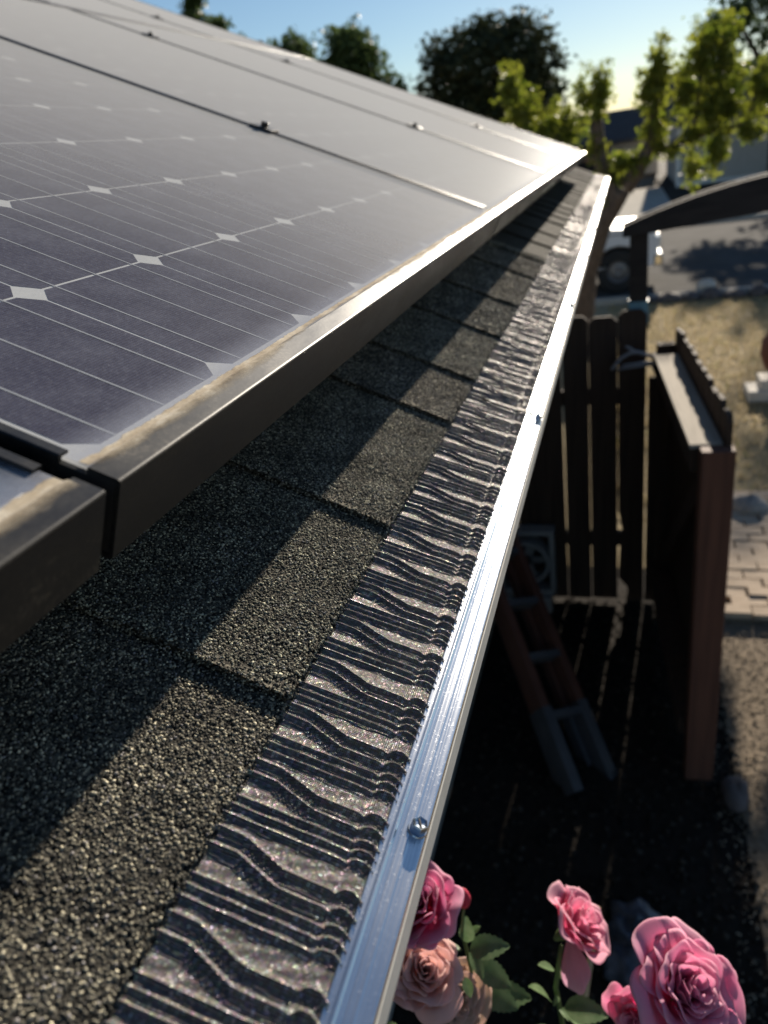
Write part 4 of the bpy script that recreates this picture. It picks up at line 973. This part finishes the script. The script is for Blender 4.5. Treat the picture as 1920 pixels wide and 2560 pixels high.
# ------------------------------------------------------------------ houses across the street
def gable_house(name, label, x0, x1, y0, y1, hw, ridge, wallm, roofm, axis='x', over=0.45):
    h = thing(name, label, 'house', ((x0+x1)/2, (y0+y1)/2, 0.1))
    ox, oy = (x0+x1)/2, (y0+y1)/2
    a0, a1, b0, b1 = x0-ox, x1-ox, y0-oy, y1-oy
    part('wall', box(a0, a1, b0, b1, 0, hw), wallm, h)
    if axis == 'x':
        prof = [(b0-over, hw-0.12), (0, ridge), (b1+over, hw-0.12), (b1+over, hw+0.06), (0, ridge+0.2), (b0-over, hw+0.06)]
        part('roof', extrude(prof, a0-over, a1+over, lambda a, p, q: (a, p, q), True), roofm, h)
        for xx in (a0, a1): part('gable', ([(xx, b0, hw), (xx, b1, hw), (xx, 0, ridge-0.02)], [(0, 1, 2)]), wallm, h)
    else:
        prof = [(a0-over, hw-0.12), (0, ridge), (a1+over, hw-0.12), (a1+over, hw+0.06), (0, ridge+0.2), (a0-over, hw+0.06)]
        part('roof', extrude(prof, b0-over, b1+over, lambda a, p, q: (p, a, q), True), roofm, h)
        for yy in (b0, b1): part('gable', ([(a0, yy, hw), (a1, yy, hw), (0, yy, ridge-0.02)], [(0, 1, 2)]), wallm, h)
    return h
hA = gable_house('house', 'low house with dark roof across the street, behind the pollarded tree', -9.5, 2.0, 47.0, 52.2, 1.85, 3.2, M['shade_stucco'], M['brown_roof'])
hB = gable_house('house', 'grey house with white corner trim and gabled roof across the street', 2.35, 13, 35.2, 45, 2.35, 4.2, M['shade_stucco'], M['brown_roof'], 'x')
part('corner_trim', box(-5.42, -5.27, -4.99, -4.902, 0, 2.2), M['white_paint'], hB)
part('base_trim', box(-5.26, 5.3, -4.96, -4.902, 0.0, 0.14), M['white_paint'], hB)
gd_ = part('garage_door', box(-4.3, -0.6, -4.97, -4.905, 0.15, 2.1), M['shade_stucco'], hB)
for q in range(4): part('door_panel', box(-4.22, -0.68, -4.99, -4.971, 0.20+q*0.475, 0.60+q*0.475), M['shade_stucco'], gd_)
wn_ = part('window', box(0.8, 2.4, -4.98, -4.905, 0.9, 2.0), M['white_paint'], hB)
part('pane', box(0.88, 1.56, -4.99, -4.981, 0.98, 1.92), M['window_glass'], wn_); part('pane', box(1.64, 2.32, -4.99, -4.981, 0.98, 1.92), M['window_glass'], wn_)
gd_ = part('garage_door', box(-1.0, 3.2, -2.68, -2.605, 0.02, 1.8), M['dark_wood'], hA)
for q in range(4): part('door_panel', box(-0.92, 3.12, -2.70, -2.681, 0.08+q*0.43, 0.46+q*0.43), M['dark_wood'], gd_)

# ------------------------------------------------------------------ trees
def leaves(cen, size, rs, aspect=0.55, droop=0.0):
    n = len(cen)
    d = rs.normal(0, 1, (n, 3)); d[:, 2] -= droop; d /= np.linalg.norm(d, axis=1)[:, None]
    e = rs.normal(0, 1, (n, 3)); e -= d*(d*e).sum(1)[:, None]; e /= np.linalg.norm(e, axis=1)[:, None]
    sz = (size*rs.uniform(0.6, 1.35, n))[:, None]
    nrm = np.cross(d, e)
    V = np.stack([cen - d*sz, cen + e*sz*aspect + nrm*sz*0.12, cen + d*sz, cen - e*sz*aspect + nrm*sz*0.12], 1).reshape(-1, 3)
    return V, np.arange(n*4).reshape(-1, 4)
def blob_points(cen, rad, n, rs, shell=0.6, clump=0, lump_=0.2):
    u = rs.normal(0, 1, (n, 3)); u /= np.linalg.norm(u, axis=1)[:, None]
    k = 1 + lump_*(np.sin(u[:, 0]*5+cen[0]*3)*np.sin(u[:, 1]*4+1) + np.sin(u[:, 2]*6+u[:, 0]*4))
    r = (shell + (1-shell)*rs.uniform(0, 1, n))*k
    return np.array(cen) + u*np.array(rad)*r[:, None]
def clumpy(cen, rad, nclump, per, csize, rs, shell=0.55, lump_=0.15):
    c = blob_points(cen, rad, nclump, rs, shell, 0, lump_)
    p = np.repeat(c, per, 0) + rs.normal(0, 1, (nclump*per, 3))*csize*np.array((1, 1, 0.75))
    return p
def tree(name, label, base, limbs, crown, size, mat, seed, group='trees around the street', aspect=0.55, droop=0.0, cat='tree'):
    tr_ = thing(name, label, cat, base, group=group)
    b0 = Vector(base); rs = np.random.default_rng(seed)
    for i, (pts, r0, r1) in enumerate(limbs):
        C = []
        for a in range(len(pts)-1):
            for q in range(4): C.append(Vector(pts[a]).lerp(Vector(pts[a+1]), q/4) - b0)
        C.append(Vector(pts[-1]) - b0)
        part('trunk' if i == 0 else 'limb', tube(C, list(np.linspace(r0, r1, len(C))), 9), M['bark'], tr_, smooth=True)
    pts = np.concatenate([c(rs) for c in crown]) - np.array(base)
    V, F = leaves(pts, size, rs, aspect, droop)
    part('crown', (V, F), mat, tr_)
    return tr_
# pollarded street tree with tufts of backlit young leaves
by = 10.0; TK = 1.323
def tx(x): return 0.2135 + (x-0.2135)*TK
def tz(z): return max(-0.02, 2.67 + (z-2.67)*TK)
def tuft(x, z, rx, rz, n, y=by):
    return lambda rs: clumpy((tx(x), y, tz(z)), (rx*0.95*TK, 0.2, rz*1.35*TK), max(8, n//5), 14, 0.028*TK, rs, 0.06, 0.35)
knob = (0.02, by, 2.42)
limbs = [([(-0.22, by, -0.02), (-0.20, by, 0.9), (-0.15, by, 1.42), (0.01, by, 1.86), (0.20, by, 2.15)], 0.15, 0.085),
         ([(0.15, by, 2.0), (0.06, by, 2.25), (0.0, by, 2.45), (-0.02, by, 2.75)], 0.09, 0.05), ([(0.22, by, 2.15), (0.34, by, 2.3), (0.44, by, 2.5), (0.48, by, 2.85)], 0.085, 0.03),
         ([(0.42, by, 2.46), (0.6, by, 2.44), (0.8, by, 2.6), (0.86, by, 3.2)], 0.034, 0.010), ([(0.62, by, 2.45), (0.95, by, 2.52), (1.02, by, 3.2)], 0.024, 0.008), ([(0.9, by, 2.52), (1.22, by, 2.55), (1.31, by, 3.0)], 0.020, 0.008), ([(0.46, by, 2.6), (0.52, by, 3.3)], 0.014, 0.006), ([(0.0, by, 2.6), (0.01, by, 3.15)], 0.016, 0.006), ([(0.1, by, 2.2), (0.2, by, 2.5)], 0.012, 0.006),
         ([(0.0, by, 2.42), (-0.25, by, 2.5), (-0.4, by, 2.7)], 0.05, 0.02), ([(-0.25, by, 2.5), (-0.6, by, 2.72), (-0.72, by, 2.95)], 0.035, 0.015)]
limbs = [([(tx(px), py, tz(pz)) for px, py, pz in pts], r0*TK, r1*TK) for pts, r0, r1 in limbs]
crown = [tuft(-0.76, 3.10, 0.12, 0.16, 420), tuft(-0.68, 2.88, 0.18, 0.14, 380), tuft(-0.45, 2.75, 0.15, 0.16, 360), tuft(-0.27, 2.72, 0.13, 0.17, 300), tuft(-0.62, 2.66, 0.12, 0.10, 160), tuft(-0.14, 2.95, 0.09, 0.20, 200), tuft(0.01, 2.96, 0.11, 0.19, 460),
         tuft(0.40, 2.92, 0.10, 0.17, 260), tuft(0.50, 3.02, 0.10, 0.30, 520), tuft(0.47, 2.62, 0.12, 0.14, 240), tuft(0.72, 2.85, 0.14, 0.20, 380), tuft(0.85, 3.12, 0.17, 0.22, 560), tuft(1.00, 3.05, 0.14, 0.28, 560), tuft(0.90, 2.72, 0.18, 0.16, 420), tuft(1.06, 2.70, 0.15, 0.2, 420),
         tuft(1.30, 2.80, 0.15, 0.24, 420), tuft(1.25, 2.5, 0.14, 0.14, 200), tuft(0.20, 2.36, 0.13, 0.11, 260), tuft(0.08, 2.24, 0.09, 0.13, 200), tuft(0.33, 2.38, 0.08, 0.08, 110), tuft(0.98, 2.38, 0.12, 0.17, 360), tuft(0.80, 2.26, 0.08, 0.12, 160), tuft(0.52, 2.46, 0.09, 0.07, 120), tuft(0.78, 2.52, 0.1, 0.09, 160), tuft(-0.02, 2.52, 0.12, 0.10, 160), tuft(0.64, 2.40, 0.05, 0.05, 60)]
tree('pollarded_tree', 'pollarded street tree with backlit yellow-green leaf tufts beyond the roof end', (tx(-0.22), by, -0.02), limbs, crown, 0.021*TK, M['leaf_pollard'], 3, aspect=0.6)
# big round dark tree
D = 36.0
tree('round_tree', 'large dense dark round tree on the horizon left of the pollarded tree', (-5.3, D, 0), [([(-5.3, D, 0), (-5.2, D, 3.0)], 0.35, 0.22)],
     [lambda rs: clumpy((-5.3, D, 4.75), (3.15, 2.6, 2.85), 1000, 16, 0.20, rs, 0.66, 0.09), lambda rs: clumpy((-5.3, D, 4.4), (2.4, 2.0, 2.2), 340, 10, 0.3, rs, 0.2, 0.1)], 0.13, M['leaf_dark'], 4)
D = 30.0
tree('leafy_tree', 'twin-crowned mid green tree showing above the panels left of the round tree', (-10.3, D, 0), [([(-10.3, D, 0), (-10.3, D, 3.8)], 0.3, 0.2), ([(-10.3, D, 3.6), (-9.3, D, 6.2)], 0.15, 0.06), ([(-10.3, D, 3.6), (-11.6, D, 6.4)], 0.15, 0.06), ([(-10.3, D, 3.6), (-8.4, D, 5.0)], 0.12, 0.05)],
     [lambda rs: clumpy((-9.3, D, 6.2), (1.15, 1.1, 1.25), 220, 14, 0.15, rs, 0.4, 0.2), lambda rs: clumpy((-11.6, D, 6.5), (0.85, 1.0, 0.9), 130, 14, 0.15, rs, 0.4, 0.2), lambda rs: clumpy((-10.5, D, 5.6), (1.5, 1.0, 0.8), 130, 14, 0.15, rs, 0.4, 0.2), lambda rs: clumpy((-8.2, D, 4.7), (1.0, 1.0, 0.8), 130, 14, 0.15, rs, 0.4, 0.2)], 0.11, M['leaf_mid'], 5)
D = 26.0
tree('leafy_tree', 'sparse tree top poking above the panels at the far left of the sky', (-13.3, D, 0), [([(-13.3, D, 0), (-13.2, D, 7.0)], 0.25, 0.06)],
     [lambda rs: clumpy((-13.15, D, 8.05), (0.45, 0.5, 0.8), 70, 12, 0.11, rs, 0.3, 0.2), lambda rs: clumpy((-12.5, D, 7.35), (0.4, 0.5, 0.3), 24, 10, 0.10, rs, 0.3, 0.2), lambda rs: clumpy((-13.0, D, 6.4), (1.6, 1.0, 0.8), 80, 12, 0.12, rs, 0.3, 0.2)], 0.10, M['leaf_mid'], 6)
D = 33.0
tree('tall_tree', 'tall grey-green tree at the right edge behind the pollarded tree', (5.6, D, 0), [([(5.6, D, 0), (5.5, D, 3.2)], 0.3, 0.2), ([(5.5, D, 3.0), (3.9, D, 5.6)], 0.14, 0.05), ([(5.5, D, 3.0), (6.4, D, 7.3)], 0.14, 0.05), ([(5.5, D, 2.8), (8.0, D, 4.6)], 0.12, 0.05)],
     [lambda rs: clumpy((5.7, D, 6.6), (2.5, 1.8, 2.1), 330, 14, 0.18, rs, 0.35, 0.25), lambda rs: clumpy((3.5, D, 5.2), (0.95, 1.0, 0.6), 70, 14, 0.15, rs, 0.35, 0.2), lambda rs: clumpy((6.4, D, 4.4), (2.1, 1.4, 1.5), 230, 14, 0.18, rs, 0.35, 0.2), lambda rs: clumpy((8.4, D, 5.2), (1.6, 1.4, 1.4), 150, 14, 0.18, rs, 0.35, 0.2)], 0.125, M['leaf_grey'], 7)
